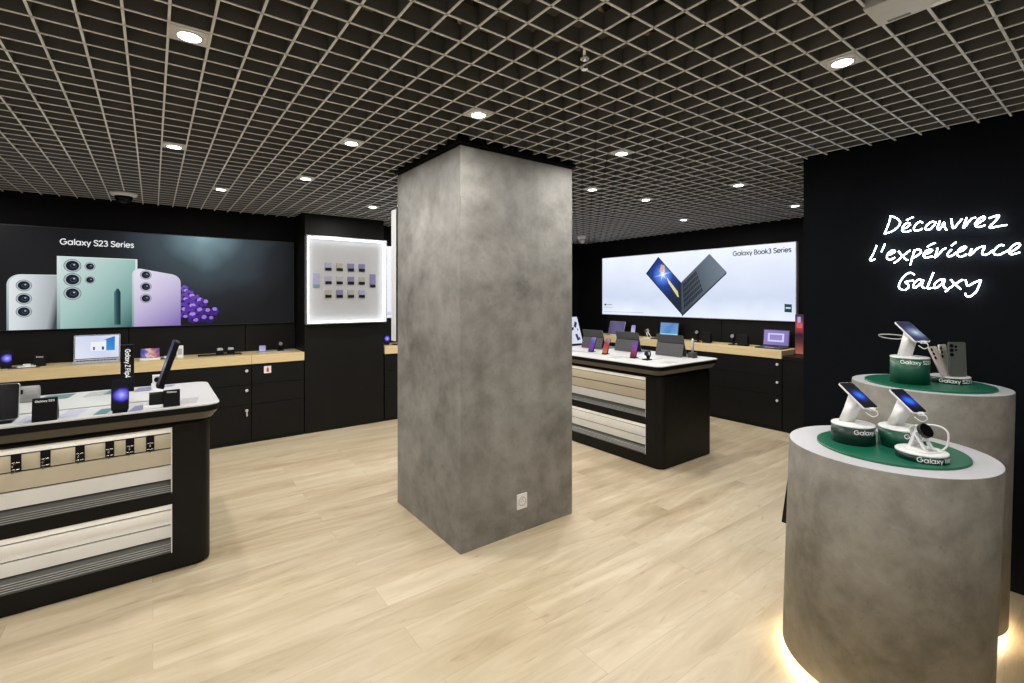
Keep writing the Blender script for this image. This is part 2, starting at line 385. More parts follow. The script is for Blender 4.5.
# neon strokes as (y, z) on the wall
NEON = [
 [[(0.92,1.972),(0.927,1.936),(0.944,1.887),(0.948,1.877),(0.931,1.879),(0.905,1.89),(0.883,1.91),(0.874,1.932),(0.883,1.953),(0.905,1.97),(0.923,1.976)],
  [(0.861,1.896),(0.843,1.901),(0.829,1.915),(0.833,1.924),(0.843,1.926),(0.858,1.912),(0.864,1.892),(0.858,1.878),(0.841,1.876),(0.824,1.882)],
  [(0.845,1.942),(0.829,1.951),(0.813,1.957)],
  [(0.773,1.919),(0.782,1.927),(0.794,1.922),(0.808,1.903),(0.811,1.888),(0.804,1.879),(0.787,1.879),(0.773,1.886)],
  [(0.719,1.917),(0.736,1.919),(0.753,1.903),(0.76,1.887),(0.753,1.877),(0.739,1.88),(0.724,1.896),(0.716,1.914),(0.719,1.917)],
  [(0.698,1.921),(0.705,1.895),(0.708,1.879),(0.7,1.873),(0.691,1.887),(0.681,1.911),(0.679,1.886),(0.669,1.865)],
  [(0.65,1.926),(0.648,1.897),(0.645,1.876),(0.636,1.877),(0.622,1.9),(0.607,1.92)],
  [(0.589,1.924),(0.596,1.899),(0.602,1.873),(0.596,1.875),(0.583,1.897),(0.57,1.915),(0.554,1.92)],
  [(0.554,1.883),(0.535,1.894),(0.52,1.911),(0.523,1.92),(0.535,1.917),(0.551,1.898),(0.556,1.883),(0.548,1.869),(0.532,1.87),(0.518,1.876)],
  [(0.505,1.909),(0.489,1.915),(0.467,1.919),(0.48,1.893),(0.502,1.864),(0.489,1.86),(0.466,1.864),(0.439,1.867)]],
 [[(0.987,1.81),(1.0,1.769),(1.02,1.726),(1.008,1.721),(0.995,1.729)],
  [(0.945,1.816),(0.954,1.794),(0.963,1.769)],
  [(0.935,1.746),(0.913,1.754),(0.898,1.766),(0.905,1.774),(0.92,1.768),(0.935,1.748),(0.935,1.728),(0.92,1.72),(0.898,1.732)],
  [(0.882,1.767),(0.865,1.741),(0.849,1.718),(0.838,1.713)],
  [(0.828,1.768),(0.854,1.745),(0.883,1.715),(0.902,1.698)],
  [(0.808,1.768),(0.817,1.729),(0.828,1.683)],
  [(0.815,1.753),(0.798,1.77),(0.782,1.766),(0.781,1.751),(0.798,1.734),(0.821,1.72)],
  [(0.765,1.739),(0.747,1.746),(0.731,1.758),(0.736,1.765),(0.753,1.762),(0.767,1.743),(0.767,1.728),(0.757,1.72),(0.73,1.727)],
  [(0.752,1.781),(0.736,1.793),(0.718,1.8)],
  [(0.708,1.771),(0.713,1.744),(0.72,1.72),(0.708,1.73),(0.695,1.747),(0.685,1.761),(0.672,1.768)],
  [(0.65,1.759),(0.665,1.738),(0.663,1.722),(0.645,1.727),(0.628,1.744)],
  [(0.651,1.779),(0.631,1.797)],
  [(0.628,1.744),(0.609,1.747),(0.592,1.763),(0.599,1.77),(0.615,1.76),(0.627,1.739),(0.625,1.724),(0.612,1.716),(0.589,1.728)],
  [(0.57,1.757),(0.576,1.736),(0.578,1.723),(0.567,1.731),(0.548,1.755),(0.526,1.766),(0.52,1.761),(0.529,1.736),(0.526,1.721),(0.508,1.724),(0.489,1.742)],
  [(0.449,1.762),(0.46,1.767),(0.474,1.757),(0.486,1.737),(0.483,1.72),(0.466,1.717),(0.445,1.73),(0.433,1.737)],
  [(0.43,1.729),(0.413,1.736),(0.393,1.759),(0.399,1.77),(0.416,1.761),(0.43,1.739),(0.43,1.723),(0.419,1.716),(0.393,1.724)]],
 [[(0.809,1.627),(0.824,1.639),(0.846,1.631),(0.868,1.601),(0.88,1.567),(0.873,1.547),(0.85,1.541),(0.835,1.558),(0.837,1.572),(0.85,1.586),(0.832,1.591),(0.813,1.594)],
  [(0.774,1.593),(0.789,1.599),(0.808,1.58),(0.815,1.558),(0.804,1.552),(0.784,1.574),(0.769,1.595),(0.776,1.565),(0.763,1.548)],
  [(0.725,1.637),(0.738,1.597),(0.75,1.559),(0.748,1.547),(0.731,1.552)],
  [(0.678,1.595),(0.696,1.596),(0.717,1.578),(0.723,1.556),(0.713,1.55),(0.692,1.572),(0.678,1.595),(0.684,1.563),(0.674,1.547)],
  [(0.654,1.595),(0.636,1.57),(0.613,1.541)],
  [(0.605,1.593),(0.636,1.57),(0.676,1.529)],
  [(0.593,1.593),(0.589,1.567),(0.582,1.559),(0.563,1.574),(0.535,1.589)],
  [(0.535,1.589),(0.542,1.556),(0.555,1.525),(0.574,1.504),(0.589,1.504),(0.595,1.52)]]]
# ------------------------------------------------------------------ the room
CZ = 2.42                       # underside of the open-cell ceiling
XB, YB, XN = 6.05, 6.0, 3.5     # right wall, back wall, wall with the neon writing
bm = new(); box(bm, (-4.5, -3.5, -.06), (6.25, 6.2, 0)); struct('floor', bm, 'floor')
bm = new(); box(bm, (-4.5, -3.5, 2.92), (6.25, 6.2, 3.0)); struct('ceiling', bm, 'plenum')
bm = new(); box(bm, (-4.5, YB, 0), (6.25, 6.2, 2.92)); struct('wall_back', bm, 'black_wall')
bm = new(); box(bm, (XB, 1.2, 0), (6.25, YB, 2.92)); struct('wall_right', bm, 'black_wall')
bm = new(); box(bm, (XN, -3.5, 0), (XN+.12, 1.4, 2.92)); struct('wall_front', bm, 'neon_wall')
bm = new(); box(bm, (XN+.12, 1.28, 0), (XB, 1.4, 2.92)); struct('wall_side', bm, 'black_wall')
# black panels under the two picture walls, with open joints
for k, (a, b) in enumerate(((-3.2, -2.19), (-2.184, -1.19), (-1.184, -.19), (-.184, .812), (.818, 1.325), (2.24, 3.3), (3.306, 4.3), (4.306, 5.3))):
    bm = new(); box(bm, (a, YB-.02, .9), (b, YB, 1.2)); struct('trim_%d' % (k+1), bm, 'black_panel', bevel=.002)
for k, (a, b) in enumerate(((2.46, 3.407), (3.413, 4.4), (4.406, 5.4))):
    bm = new(); box(bm, (XB-.02, a, .9), (XB, b, 1.2)); struct('trim_%d' % (k+9), bm, 'black_panel', bevel=.002)
# black pillar that carries the light box, concrete column in the middle of the shop
bm = new(); box(bm, (1.33, 5.552, 0), (2.23, YB, CZ)); struct('pillar', bm, 'black_panel', bevel=.003)
CX0, CX1, CY0, CY1 = 1.432, 2.328, 2.408, 3.306
bm = new(); box(bm, (CX0, CY0, 0), (CX1, CY1, 2.385), 0); box(bm, (CX0-.018, CY0-.018, 2.398), (CX1+.018, CY1+.018, 2.4195), 1); box(bm, (CX0+.002, CY0+.002, 2.385), (CX1-.002, CY1-.002, 2.44), 1); box(bm, (CX0+.03, CY0+.03, 2.44), (CX1-.03, CY1-.03, 2.92), 1)
o = struct('column', bm, ['concrete', 'black_wall'], bevel=.003); o['label'] = 'square grey concrete-clad column in the middle of the shop floor'

# open-cell ceiling grid: pale flanges under grey blades
GX, PX, GY, PY = .043, .1207, .307, .1187
bm = new()
def blade(axis, c, a, b):
    for (w, z0, z1, mi) in ((.0041, CZ, CZ+.003, 0), (.0020, CZ+.003, CZ+.062, 1)):
        if axis == 'y': box(bm, (c-w, a, z0), (c+w, b, z1), mi)
        else: box(bm, (a, c-w, z0), (b, c+w, z1), mi)
def cuts(a, b, holes):
    seg = [(a, b)]
    for h0, h1 in holes:
        nx = []
        for s, e in seg:
            if h1 <= s or h0 >= e: nx.append((s, e)); continue
            if s < h0: nx.append((s, h0))
            if e > h1: nx.append((h1, e))
        seg = nx
    return seg
H = .001
for k in range(-37, 50):
    x = GX+PX*k
    if x > XB-.01: break
    holes = []
    if CX0-H < x < CX1+H: holes.append((CY0-H, CY1+H))
    if 1.33-.02 < x < 2.23+.02: holes.append((5.54, 9))
    if 1.80 < x < 1.957: holes.append((.19, .55))
    end0 = -3.4 if x < XN-.005 else 1.405
    for s, e in cuts(end0, YB-.004, holes): blade('y', x, s, e)
for k in range(-31, 49):
    y = GY+PY*k
    if y > YB-.01: break
    holes = []
    if CY0-H < y < CY1+H: holes.append((CX0-H, CX1+H))
    if y > 5.54: holes.append((1.31, 2.25))
    if .19 < y < .55: holes.append((1.80, 1.957))
    for s, e in cuts(-4.4, XN-.005 if y < 1.41 else XB-.004, holes): blade('x', y, s, e)
struct('ceiling_grid', bm, ['grid_white', 'grid_dark'])

# services seen through the cells
def duct(loc, size, lab):
    bm = new(); sx, sy, sz = size
    box(bm, (-sx/2, -sy/2, 0), (sx/2, sy/2, sz))
    n = max(2, int(max(sx, sy)/.6))
    for k in range(n+1):                    # seams between the lengths
        t = -.5+k/n
        if sx > sy: box(bm, (t*sx-.012, -sy/2-.012, -.012), (t*sx+.012, sy/2+.012, sz+.0))
        else: box(bm, (-sx/2-.012, t*sy-.012, -.012), (sx/2+.012, t*sy+.012, sz+.0))
    o = obj('air_duct', bm, 'duct'); o.location = loc; tag(o, lab, 'duct')
duct((.55, 2.6, 2.68), (.36, 4.2, .235), 'dull metal air duct above the ceiling grid, left of the column')
duct((2.55, 1.55, 2.64), (2.9, .34, .275), 'dull metal air duct above the ceiling grid, in front of the column')
def cable(pts, lab, r=.009, mat='cable_beige'):
    bm = new(); tube(bm, spline(pts, 6), r, seg=6); o = obj('ceiling_cable', bm, mat); tag(o, lab, 'cable')
cable([(1.0, .9, 2.915), (1.02, 1.0, 2.6), (1.25, 1.15, 2.50), (1.5, 1.2, 2.53), (1.9, 1.1, 2.62), (2.0, 1.05, 2.915)], 'beige cable loop resting above the grid in front of the column')
cable([(.35, 1.2, 2.915), (.42, 1.3, 2.57), (.75, 1.38, 2.51), (.95, 1.6, 2.52), (1.1, 2.0, 2.60), (1.1, 2.1, 2.915)], 'beige cable above the grid, left of the column near a downlight')
cable([(-.5, 1.5, 2.915), (-.4, 1.6, 2.6), (0., 1.8, 2.53), (.35, 1.75, 2.55), (.5, 1.3, 2.70), (.5, 1.2, 2.915)], 'beige cable above the grid at the upper left downlight')

# downlights: a tile filling one cell with a bright round lens
def cell(x, y):
    i = math.floor((x-GX)/PX); j = math.floor((y-GY)/PY)
    return GX+PX*(i+.5), GY+PY*(j+.5)
bm = new(); box(bm, (-PX/2+.004, -PY/2+.004, -.004), (PX/2-.004, PY/2-.004, .06))
root = thing('ceiling_light', '', 'downlight', (0, 0, CZ), group='square downlights in the ceiling grid')
obj('housing', bm, 'white_metal', root, bevel=.002)
bm = new(); loft(bm, [[(x, y, z) for x, y in circ(0, 0, r, 32)] for r, z in ((.046, -.0045), (.044, -.008), (.036, -.008), (.034, -.004))], smooth=True, cap=(False, False))
obj('trim_ring', bm, 'white_metal', root)
bm = new(); prism(bm, circ(0, 0, .035, 32), -.0070, -.0045); obj('lens', bm, 'downlight', root)
LIGHTS = [((.103, 2.025), 'downlight nearest the top left corner, bright, before the left island'),
          ((.094, 3.578), 'downlight above the left island table'),
          ((.928, 2.865), 'downlight up left of the concrete column, nearest to its corner'),
          ((.438, 4.772), 'downlight before the phone picture wall, right of the dark ceiling camera'),
          ((.909, 3.908), 'downlight left of the concrete column, third from it'),
          ((1.834, 4.745), 'small far downlight before the black pillar with the light box'),
          ((1.29, 1.998), 'downlight right above the front edge of the concrete column'),
          ((2.349, 1.988), 'downlight just right of the concrete column top, brightest there'),
          ((2.952, 2.839), 'downlight right of the column, second away from it'),
          ((3.805, 2.021), 'downlight above the gap between laptop picture wall and black neon wall'),
          ((3.749, 2.809), 'far downlight above the right island table'),
          ((2.122, .733), 'large downlight before the neon wall, upper right'),
          ((5.021, 3.388), 'tiny far downlight before the laptop picture wall'),
          ((5.194, 2.157), 'tiny far downlight at the edge of the black neon wall')]
for k, ((x, y), lab) in enumerate(LIGHTS):
    cx, cy = cell(x, y)
    if k == 0: root.location = (cx, cy, CZ); root['label'] = lab
    else: dup(root, lab, (cx, cy, CZ))
def lamp(x, y, e, size=.085):
    l = bpy.data.lights.new('downlight_or_fill', 'AREA'); l.shape = 'DISK'; l.size = size; l.energy = e; l.color = (1., .97, .92)
    l.spread = math.radians(178)
    o = bpy.data.objects.new('downlight_or_fill', l); COL.objects.link(o); o.location = (x, y, CZ-.012)
EN = 10.7
for (x, y), _ in LIGHTS: lamp(*cell(x, y), EN)
for x, y in ((.1, .45), (.95, -.2), (-1.45, 2.0), (-1.45, 3.6), (-1.45, .5), (2.1, -.9), (.1, -1.2), (-1.45, -1.2), (-1.4, 4.9),
             (-2.9, 2.8), (-2.9, .6), (3.0, 4.9), (4.4, 4.9), (4.4, 3.9), (2.95, 3.55)): lamp(*cell(x, y), EN)  # lamps around the right island have no fixture, added to brighten the floor there

# dark-glass camera domes, a hanging sprinkler, a white ceiling unit
def dome(loc, r, lab):
    t = thing('dome_camera', lab, 'security camera', loc)
    bm = new(); loft(bm, [[(x, y, z) for x, y in circ(0, 0, q, 32)] for q, z in ((r, 0), (r, -.014), (r*.86, -.03), (r*.7, -.032))], smooth=True)
    obj('mount', bm, 'white', t)
    bm = new(); loft(bm, [[(x, y, z) for x, y in circ(0, 0, r*.68*math.cos(a), 24)] for a, z in [(a, -.032-.62*r*math.sin(a)) for a in (0, .3, .6, .9, 1.2, 1.45)]], smooth=True)
    obj('dome_glass', bm, 'black_gloss', t)
    bm = new(); tube(bm, [(0, 0, -.032), (0.0, -.3*r, -.032-.50*r)], r*.25, seg=16); obj('lens', bm, 'black', t)
dome((-.205, 5.45, CZ), .098, 'round dark dome camera with white rim, under the ceiling at the upper left')
t = thing('bullet_camera', 'small white camera on the ceiling in the far corner, right of the column', 'security camera', (5.16, 5.14, CZ))
bm = new(); loft(bm, [[(x, y, z) for x, y in circ(0, 0, q, 24)] for q, z in ((.068, 0), (.066, -.02), (.05, -.05))], smooth=True); obj('mount', bm, 'white', t)
bm = new(); tube(bm, [(0, 0, -.045), (-.01, -.02, -.075), (-.03, -.05, -.092)], [.04, .036, .03], seg=16); obj('camera_head', bm, 'grey_light', t)
t = thing('sprinkler', 'small pendent sprinkler hanging through the grid, right of the column front', 'sprinkler', (1.338, 1.315, CZ))
bm = new(); tube(bm, [(0, 0, .45), (0, 0, -.005)], .008, seg=10); obj('pipe', bm, 'chrome', t)
bm = new(); prism(bm, circ(0, 0, .017, 24), .0, .004); obj('escutcheon', bm, 'white', t)
bm = new(); tube(bm, [(-.012, 0, -.004), (-.012, 0, -.03), (0, 0, -.036), (.012, 0, -.03), (.012, 0, -.004)], .0025, seg=6); prism(bm, circ(0, 0, .013, 16), -.040, -.037); obj('deflector', bm, 'chrome', t)
t = thing('emergency_light', 'flat white rectangular unit set in the ceiling grid above the neon writing', 'ceiling unit', (1.8785, .37, CZ))
bm = new(); box(bm, (-.077, -.178, -.012), (.077, .178, .05)); obj('housing', bm, 'white_metal', t, bevel=.003)
bm = new(); box(bm, (.05, -.02, -.0145), (.071, .04, -.012)); obj('indicator', bm, 'white', t)
bm = new(); box(bm, (.052, .09, -.0128), (.066, .150, -.012)); obj('name_plate', bm, 'grey_mid', t)

# wall socket on the column
t = thing('wall_socket', 'white square wall socket low on the concrete column', 'socket', (1.882, CY0, .20))
bm = new(); prism(bm, rrect(-.04, -.048, .04, .048, .005), 0, .008, T=Matrix.Rotation(PI/2, 4, 'X')); obj('cover_plate', bm, 'white', t, bevel=.0015)
bm = new(); loft(bm, [[(x, y, z) for x, z in circ(0, 0, r, 28)] for r, y in ((.029, -.008), (.029, -.010), (.025, -.010), (.024, -.0082))], smooth=True, cap=(False, False)); obj('socket_ring', bm, 'grey_light', t)
bm = new(); disc(bm, 0, -.0085, 0, .024, 0); disc(bm, -.0095, -.0089, 0, .0028, 1, 12); disc(bm, .0095, -.0089, 0, .0028, 1, 12); disc(bm, 0, -.0089, .012, .0026, 1, 12)
obj('socket_face', bm, ['white', 'black'], t)

# ------------------------------------------------------------------ black cabinets with oak worktops
def knob(parent, x, z):
    bm = new(); loft(bm, [[(x+a, y, z+c) for a, c in circ(0, 0, r, 20)] for r, y in ((.009, 0), (.009, -.012), (.015, -.016), (.0155, -.022), (.012, -.026))], smooth=True)
    obj('knob', bm, 'satin', parent)
def cabinet(name, loc, rot, w, label, group, knobs=True, depth=.43, key=False, rails=(.80, .60, .396, .03)):
    """front at local y=0 facing -y, x from 0 to w"""
    t = thing(name, label, 'cabinet', loc, rot, group)
    bm = new(); box(bm, (.002, .02, 0), (w-.002, depth, .81)); box(bm, (.002, .005, 0), (w-.002, .02, .028)); obj('carcass', bm, 'black_panel', t)
    for k in range(3):
        bm = new(); box(bm, (.003, 0, rails[k+1]+.0025), (w-.003, .0195, rails[k]-.0025))
        d = obj('drawer', bm, 'black_panel', t, bevel=.0015)
        if knobs:
            z = rails[k]-.055
            knob(d, w-.045, z)
            if key and k == 2:
                bm = new(); tube(bm, [(w-.045, -.027, z), (w-.045, -.038, z)], .004, seg=8); box(bm, (w-.052, -.036, z-.055), (w-.038, -.032, z-.012))
                obj('key', bm, 'chrome', d)
    return t
def worktop(loc, rot, w, label, depth=.468):
    bm = new(); box(bm, (.001, -.012, .8105), (w-.001, depth-.012, .90)); o = obj('worktop', bm, 'counter_wood', bevel=.002)
    o.location = loc; o.rotation_euler = (0, 0, rot); tag(o, label, 'worktop', 'oak worktops on the wall cabinets')
G = 'black drawer cabinets along the walls'
cabinet('drawer_cabinet', (-1.188, 5.55, 0), 0, 1.0, 'black drawer cabinet under the left picture wall, behind the left island, at the frame edge', G)
cabinet('drawer_cabinet', (-.188, 5.55, 0), 0, 1.0, 'black three-drawer cabinet with a small key, behind the corner of the left island', G, key=True)
cabinet('drawer_cabinet', (.812, 5.55, 0), 0, .512, 'narrow black cabinet with a red and white sticker, beside the black pillar', G, knobs=False)
cabinet('drawer_cabinet', (2.24, 5.55, 0), 0, 1.0, 'black cabinet seen between the black pillar and the concrete column', G, knobs=False)
cabinet('drawer_cabinet', (3.24, 5.55, 0), 0, 1.0, 'black cabinet on the back wall behind the concrete column', G, knobs=False)
worktop((-1.188, 5.55, 0), 0, 1.0, 'oak worktop below the left picture wall, at the frame edge')
worktop((-.188, 5.55, 0), 0, 1.0, 'oak worktop below the left picture wall, carrying the open silver laptop')
worktop((.812, 5.55, 0), 0, .512, 'short oak worktop carrying the flip phone display, next to the black pillar')
worktop((2.24, 5.55, 0), 0, 1.0, 'oak worktop just visible between the black pillar and the concrete column')
worktop((3.24, 5.55, 0), 0, 1.0, 'oak worktop on the back wall behind the concrete column')
R90 = -PI/2
cabinet('drawer_cabinet', (5.6, 3.46, 0), R90, 1.0, 'black three-drawer cabinet at the right end below the laptop picture wall', G)
cabinet('drawer_cabinet', (5.6, 4.46, 0), R90, 1.0, 'black cabinet below the laptop picture wall, behind the right island, next to the end one', G)
cabinet('drawer_cabinet', (5.6, 5.46, 0), R90, 1.0, 'black cabinet below the laptop picture wall, in the far corner', G)
worktop((5.6, 3.46, 0), R90, 1.0, 'oak worktop end piece with the violet laptop, below the laptop picture wall', .448)
worktop((5.6, 4.46, 0), R90, 1.0, 'oak worktop middle piece below the laptop picture wall', .448)
worktop((5.6, 5.46, 0), R90, 1.0, 'oak worktop far piece below the laptop picture wall, near the room corner', .448)
bm = new(); box(bm, (5.6, 1.9, 0), (6.045, 2.455, .80)); box(bm, (5.595, 1.9, .80), (6.045, 2.455, .845), 0)
o = obj('low_cabinet', bm, 'black_panel', bevel=.003); tag(o, 'plain black low cabinet beyond the end of the oak worktop, right', 'cabinet')
# sticker on the narrow cabinet
t = thing('sticker', 'small white sticker with a red sign on the narrow black cabinet', 'sticker', (.962, 5.5495, .741))
bm = new(); box(bm, (-.034, -.0008, -.037), (.034, 0, .037)); obj('backing', bm, 'white', t)
bm = new(); face2d(bm, rrect(-.010, -.024, .012, .014, .005), -.0012); face2d(bm, circ(.001, .021, .006, 14), -.0012); obj('red_sign', bm, 'red', t)
# ------------------------------------------------------------------ back-lit pictures
def frame(bm, x0, z0, x1, z1, depth, rim, mi=0):
    """box with a thin raised rim; front at y=-depth, back at y=0"""
    box(bm, (x0, -depth+.004, z0), (x1, 0, z1), mi)
    for a, b in (((x0, z0), (x1, z0+rim)), ((x0, z1-rim), (x1, z1)), ((x0, z0+rim), (x0+rim, z1-rim)), ((x1-rim, z0+rim), (x1, z1-rim))):
        box(bm, (a[0], -depth, a[1]), (b[0], -depth+.004, b[1]), mi)
SB = YB-.02                                  # wall panels stand 2 cm proud
# left picture: three phones and violet flowers
sx = -.2; x0, x1, z0, z1 = -1.50, 1.505, 1.205, 2.132
t = thing('picture_light_box', 'wide dark backlit picture of three phones with violet flowers, on the left wall', 'light box', (sx, SB+.02, 0))
bm = new(); frame(bm, x0, z0, x1, z1, .06, .007); obj('frame', bm, 'black_metal', t)
U = lambda x: x-sx                            # wall x -> picture x
C = srgb
mats = [lit('print_night', (U(.42), 2.16), (U(.42)+.92, 2.16), [(0, C(150, 178, 184)), (.16, C(112, 138, 146)), (.42, C(58, 72, 80)), (.75, C(30, 34, 40)), (1, C(17, 19, 23))], radial=True, wob=.25),
        lit('print_silver', (U(-1.0), 1.5), (U(-.68), 1.45), [(0, C(222, 228, 230)), (.35, C(205, 212, 215)), (.85, C(165, 172, 176)), (1, C(60, 66, 70))]),
        lit('print_teal', (U(-.69), 1.75), (U(-.12), 1.30), [(0, C(200, 218, 215)), (.4, C(166, 197, 193)), (.75, C(122, 163, 158)), (1, C(62, 104, 102))]),
        lit('print_lavender', (U(-.15), 1.72), (U(.22), 1.25), [(0, C(226, 220, 238)), (.45, C(200, 190, 220)), (1, C(130, 110, 178))]),
        lit('print_edge', (U(-.69), 1.8), (U(-.69), 1.2), [(0, C(214, 226, 226)), (1, C(120, 150, 150))]),
        lit('print_lens', (U(-.5), 1.75), (U(-.5), 1.2), [(0, C(14, 18, 28)), (1, C(24, 28, 36))]),
        lit('print_lens_ring', (U(-.9), 1.8), (U(-.0), 1.4), [(0, C(170, 188, 190)), (1, C(176, 172, 190))]),
        lit('print_glint', (0, 0), (1, 0), [(0, C(52, 78, 108)), (1, C(62, 84, 116))]),
        lit('print_pen', (U(-.295), 1.4), (U(-.247), 1.4), [(0, C(70, 118, 122)), (.5, C(28, 66, 74)), (1, C(18, 40, 48))]),
        lit('print_violet', (U(.25), 1.6), (U(.5), 1.25), [(0, C(116, 80, 190)), (.5, C(80, 44, 150)), (1, C(40, 18, 92))], wob=1.2),
        lit('print_violet_pale', (U(.25), 1.6), (U(.5), 1.25), [(0, C(188, 158, 240)), (1, C(140, 100, 214))], wob=1.)]
bm = new(); L = lambda k: -.0565-.0004*k
face2d(bm, [(x0+.006, z0+.006), (x1-.006, z0+.006), (x1-.006, z1-.006), (x0+.006, z1-.006)], L(0), 0)
def flower(cx, cz, r, k, mi):
    for j in range(5):
        a = 2*PI*j/5+cx*9
        face2d(bm, [(cx+.55*r*math.cos(a)+.46*r*math.cos(b)*(1 if j % 2 else .7), cz+.55*r*math.sin(a)+.40*r*math.sin(b)) for b in [2*PI*i/9 for i in range(9)]], L(k+.1*j), mi if j != 1 else 10)
    face2d(bm, circ(cx, cz, .16*r, 8), L(k+.7), 5)
rf = random.Random(3)
for k, (fx, fz, fr) in enumerate(((.26, 1.585, .04), (.30, 1.53, .05), (.255, 1.50, .045), (.36, 1.47, .06), (.30, 1.43, .06), (.245, 1.40, .05), (.42, 1.44, .05), (.36, 1.37, .055), (.44, 1.345, .05), (.52, 1.345, .05), (.30, 1.34, .06), (.40, 1.28, .055), (.48, 1.26, .045), (.33, 1.27, .05), (.255, 1.32, .04))):
    flower(U(fx), fz, fr, 1+k*.8, 9)
face2d(bm, rrect(U(-1.012), z0+.006, U(-.66), 1.70, (0, .0, .09, 0)), L(14), 4)
face2d(bm, rrect(U(-.998), z0+.006, U(-.66), 1.694, (0, .0, .085, 0)), L(15), 1)
face2d(bm, [(U(-.694), z0+.006), (U(-.12), z0+.006), (U(-.12), 1.868), (U(-.694), 1.872)], L(16), 4)
face2d(bm, [(U(-.672), z0+.006), (U(-.136), z0+.006), (U(-.136), 1.862), (U(-.672), 1.866)], L(17), 2)
face2d(bm, [(U(-.295), z0+.03), (U(-.247), z0+.03), (U(-.247), 1.545), (U(-.262), 1.58), (U(-.275), 1.58), (U(-.295), 1.545)], L(18), 8)
q = rrect(U(-.160), z0+.006, U(.228), 1.76, (0, .07, .07, 0)); q = [(x, z+(-.075*(x-U(-.16))/.388+.03)*(1 if z > 1.5 else 0)) for x, z in q]
face2d(bm, q, L(19), 4)
face2d(bm, [(x+.016+(-.016)*max(0, (x-U(-.16))/.388), z-(.006 if z > 1.5 else 0)) for x, z in q], L(20), 3)
for cx, cz, r in ((-.905, 1.601, .050), (-.905, 1.485, .050), (-.905, 1.371, .050), (-.589, 1.787, .060), (-.589, 1.660, .060), (-.589, 1.533, .060), (-.468, 1.785, .038), (-.468, 1.659, .036), (-.054, 1.717, .044), (-.054, 1.601, .044), (-.054, 1.486, .044)):
    for rr, k, mi in ((1.06, 21, 5), (1.0, 21.5, 6), (.80, 22, 5), (.40, 23, 7), (.31, 24, 5)):
        disc(bm, U(cx)+(0 if rr > .6 else .1*r), L(k), cz, r*rr*.95, mi, 28)
    disc(bm, U(cx)+.18*r, L(25), cz+.15*r, r*.12, 6, 10)
obj('printed_picture', bm, mats, t)
bm = new(); letters(bm, 'Galaxy S23 Series', .054, lambda x, y: (U(-.675)+x, L(3), 1.978+y), align='LEFT', squash=.53/text_width('Galaxy S23 Series', .054))
obj('lettering', bm, glow('lit_white', C(238, 240, 242), 1.), t)

# right picture: an open laptop on pale blue-white
sy = 3.98; t = thing('picture_light_box', 'wide white backlit picture of an open laptop, on the far right wall', 'light box', (XB, sy, 0), -PI/2)
V = lambda y: sy-y
hw = 1.505
bm = new(); frame(bm, -hw, z0+.006, hw, 2.147, .06, .007); obj('frame', bm, 'alu', t)
mats = [lit('print_paper', (0, 1.2), (0, 2.2), [(0, C(232, 240, 255)), (.3, C(206, 216, 238)), (.6, C(222, 230, 248)), (1, C(240, 246, 255))], strength=1.05, wob=.35),
        lit('print_body', (V(3.99), 1.7), (V(3.4), 1.9), [(0, C(66, 76, 88)), (.5, C(86, 98, 110)), (1, C(112, 126, 138))]),
        lit('print_keys', (V(3.99), 1.7), (V(3.6), 1.9), [(0, C(30, 34, 42)), (1, C(48, 54, 64))]),
        lit('print_sky', (V(4.30), 1.83), (V(4.30)+.44, 1.83), [(0, C(200, 220, 255)), (.16, C(90, 140, 240)), (.4, C(28, 62, 150)), (.7, C(22, 40, 84)), (1, C(22, 36, 60))], radial=True),
        lit('print_dark', (0, 0), (1, 0), [(0, C(26, 34, 46)), (1, C(40, 48, 60))]),
        lit('print_flare', (V(4.30), 1.83), (V(4.30)+.1, 1.83), [(0, C(255, 255, 255)), (1, C(150, 190, 255))], radial=True),
        lit('print_orange', (V(4.36), 2.0), (V(4.1), 1.5), [(0, C(216, 150, 120)), (.5, C(240, 220, 190)), (1, C(220, 210, 120))]),
        lit('print_text', (0, 0), (1, 0), [(0, C(38, 44, 56)), (1, C(38, 44, 56))]),
        lit('print_badge', (V(2.6), 1.42), (V(2.6), 1.32), [(0, C(20, 40, 52)), (.55, C(30, 84, 96)), (1, C(18, 38, 50))]),
        lit('print_grey', (0, 0), (1, 0), [(0, C(150, 158, 172)), (1, C(150, 158, 172))])]
bm = new()
face2d(bm, [(-hw+.006, z0+.012), (hw-.006, z0+.012), (hw-.006, 2.141), (-hw+.006, 2.141)], L(0), 0)
P = lambda pts: [(V(y), z) for y, z in pts]
A, B, Cc, D = (4.378, 2.095), (4.600, 1.855), (3.985, 1.250), (3.996, 1.705)      # screen half
face2d(bm, P([A, B, Cc, D]), L(1), 4)
lerp = lambda p, q, s: (p[0]+(q[0]-p[0])*s, p[1]+(q[1]-p[1])*s)
def quad(a, b, c, d, u0, v0, u1, v1):
    f = lambda u, v: lerp(lerp(a, b, u), lerp(d, c, u), v)
    return P([f(u0, v0), f(u1, v0), f(u1, v1), f(u0, v1)])
face2d(bm, quad(A, B, Cc, D, .04, .03, .95, .97), L(2), 3)
face2d(bm, P([(4.33, 1.98), (4.27, 1.96), (4.26, 1.86), (4.30, 1.84), (4.35, 1.90)]), L(3), 6)
face2d(bm, P([(4.24, 1.80), (4.05, 1.58), (4.03, 1.50), (4.05, 1.50), (4.20, 1.70)]), L(3), 6)
for j in range(6):
    a = math.radians(j*60+12); r1 = .17 if j % 3 == 0 else .11
    face2d(bm, [(V(4.30)+.012*math.cos(a+PI/2), 1.83+.012*math.sin(a+PI/2)), (V(4.30)+r1*math.cos(a), 1.83+r1*math.sin(a)), (V(4.30)-.012*math.cos(a+PI/2), 1.83-.012*math.sin(a+PI/2))], L(4), 5)
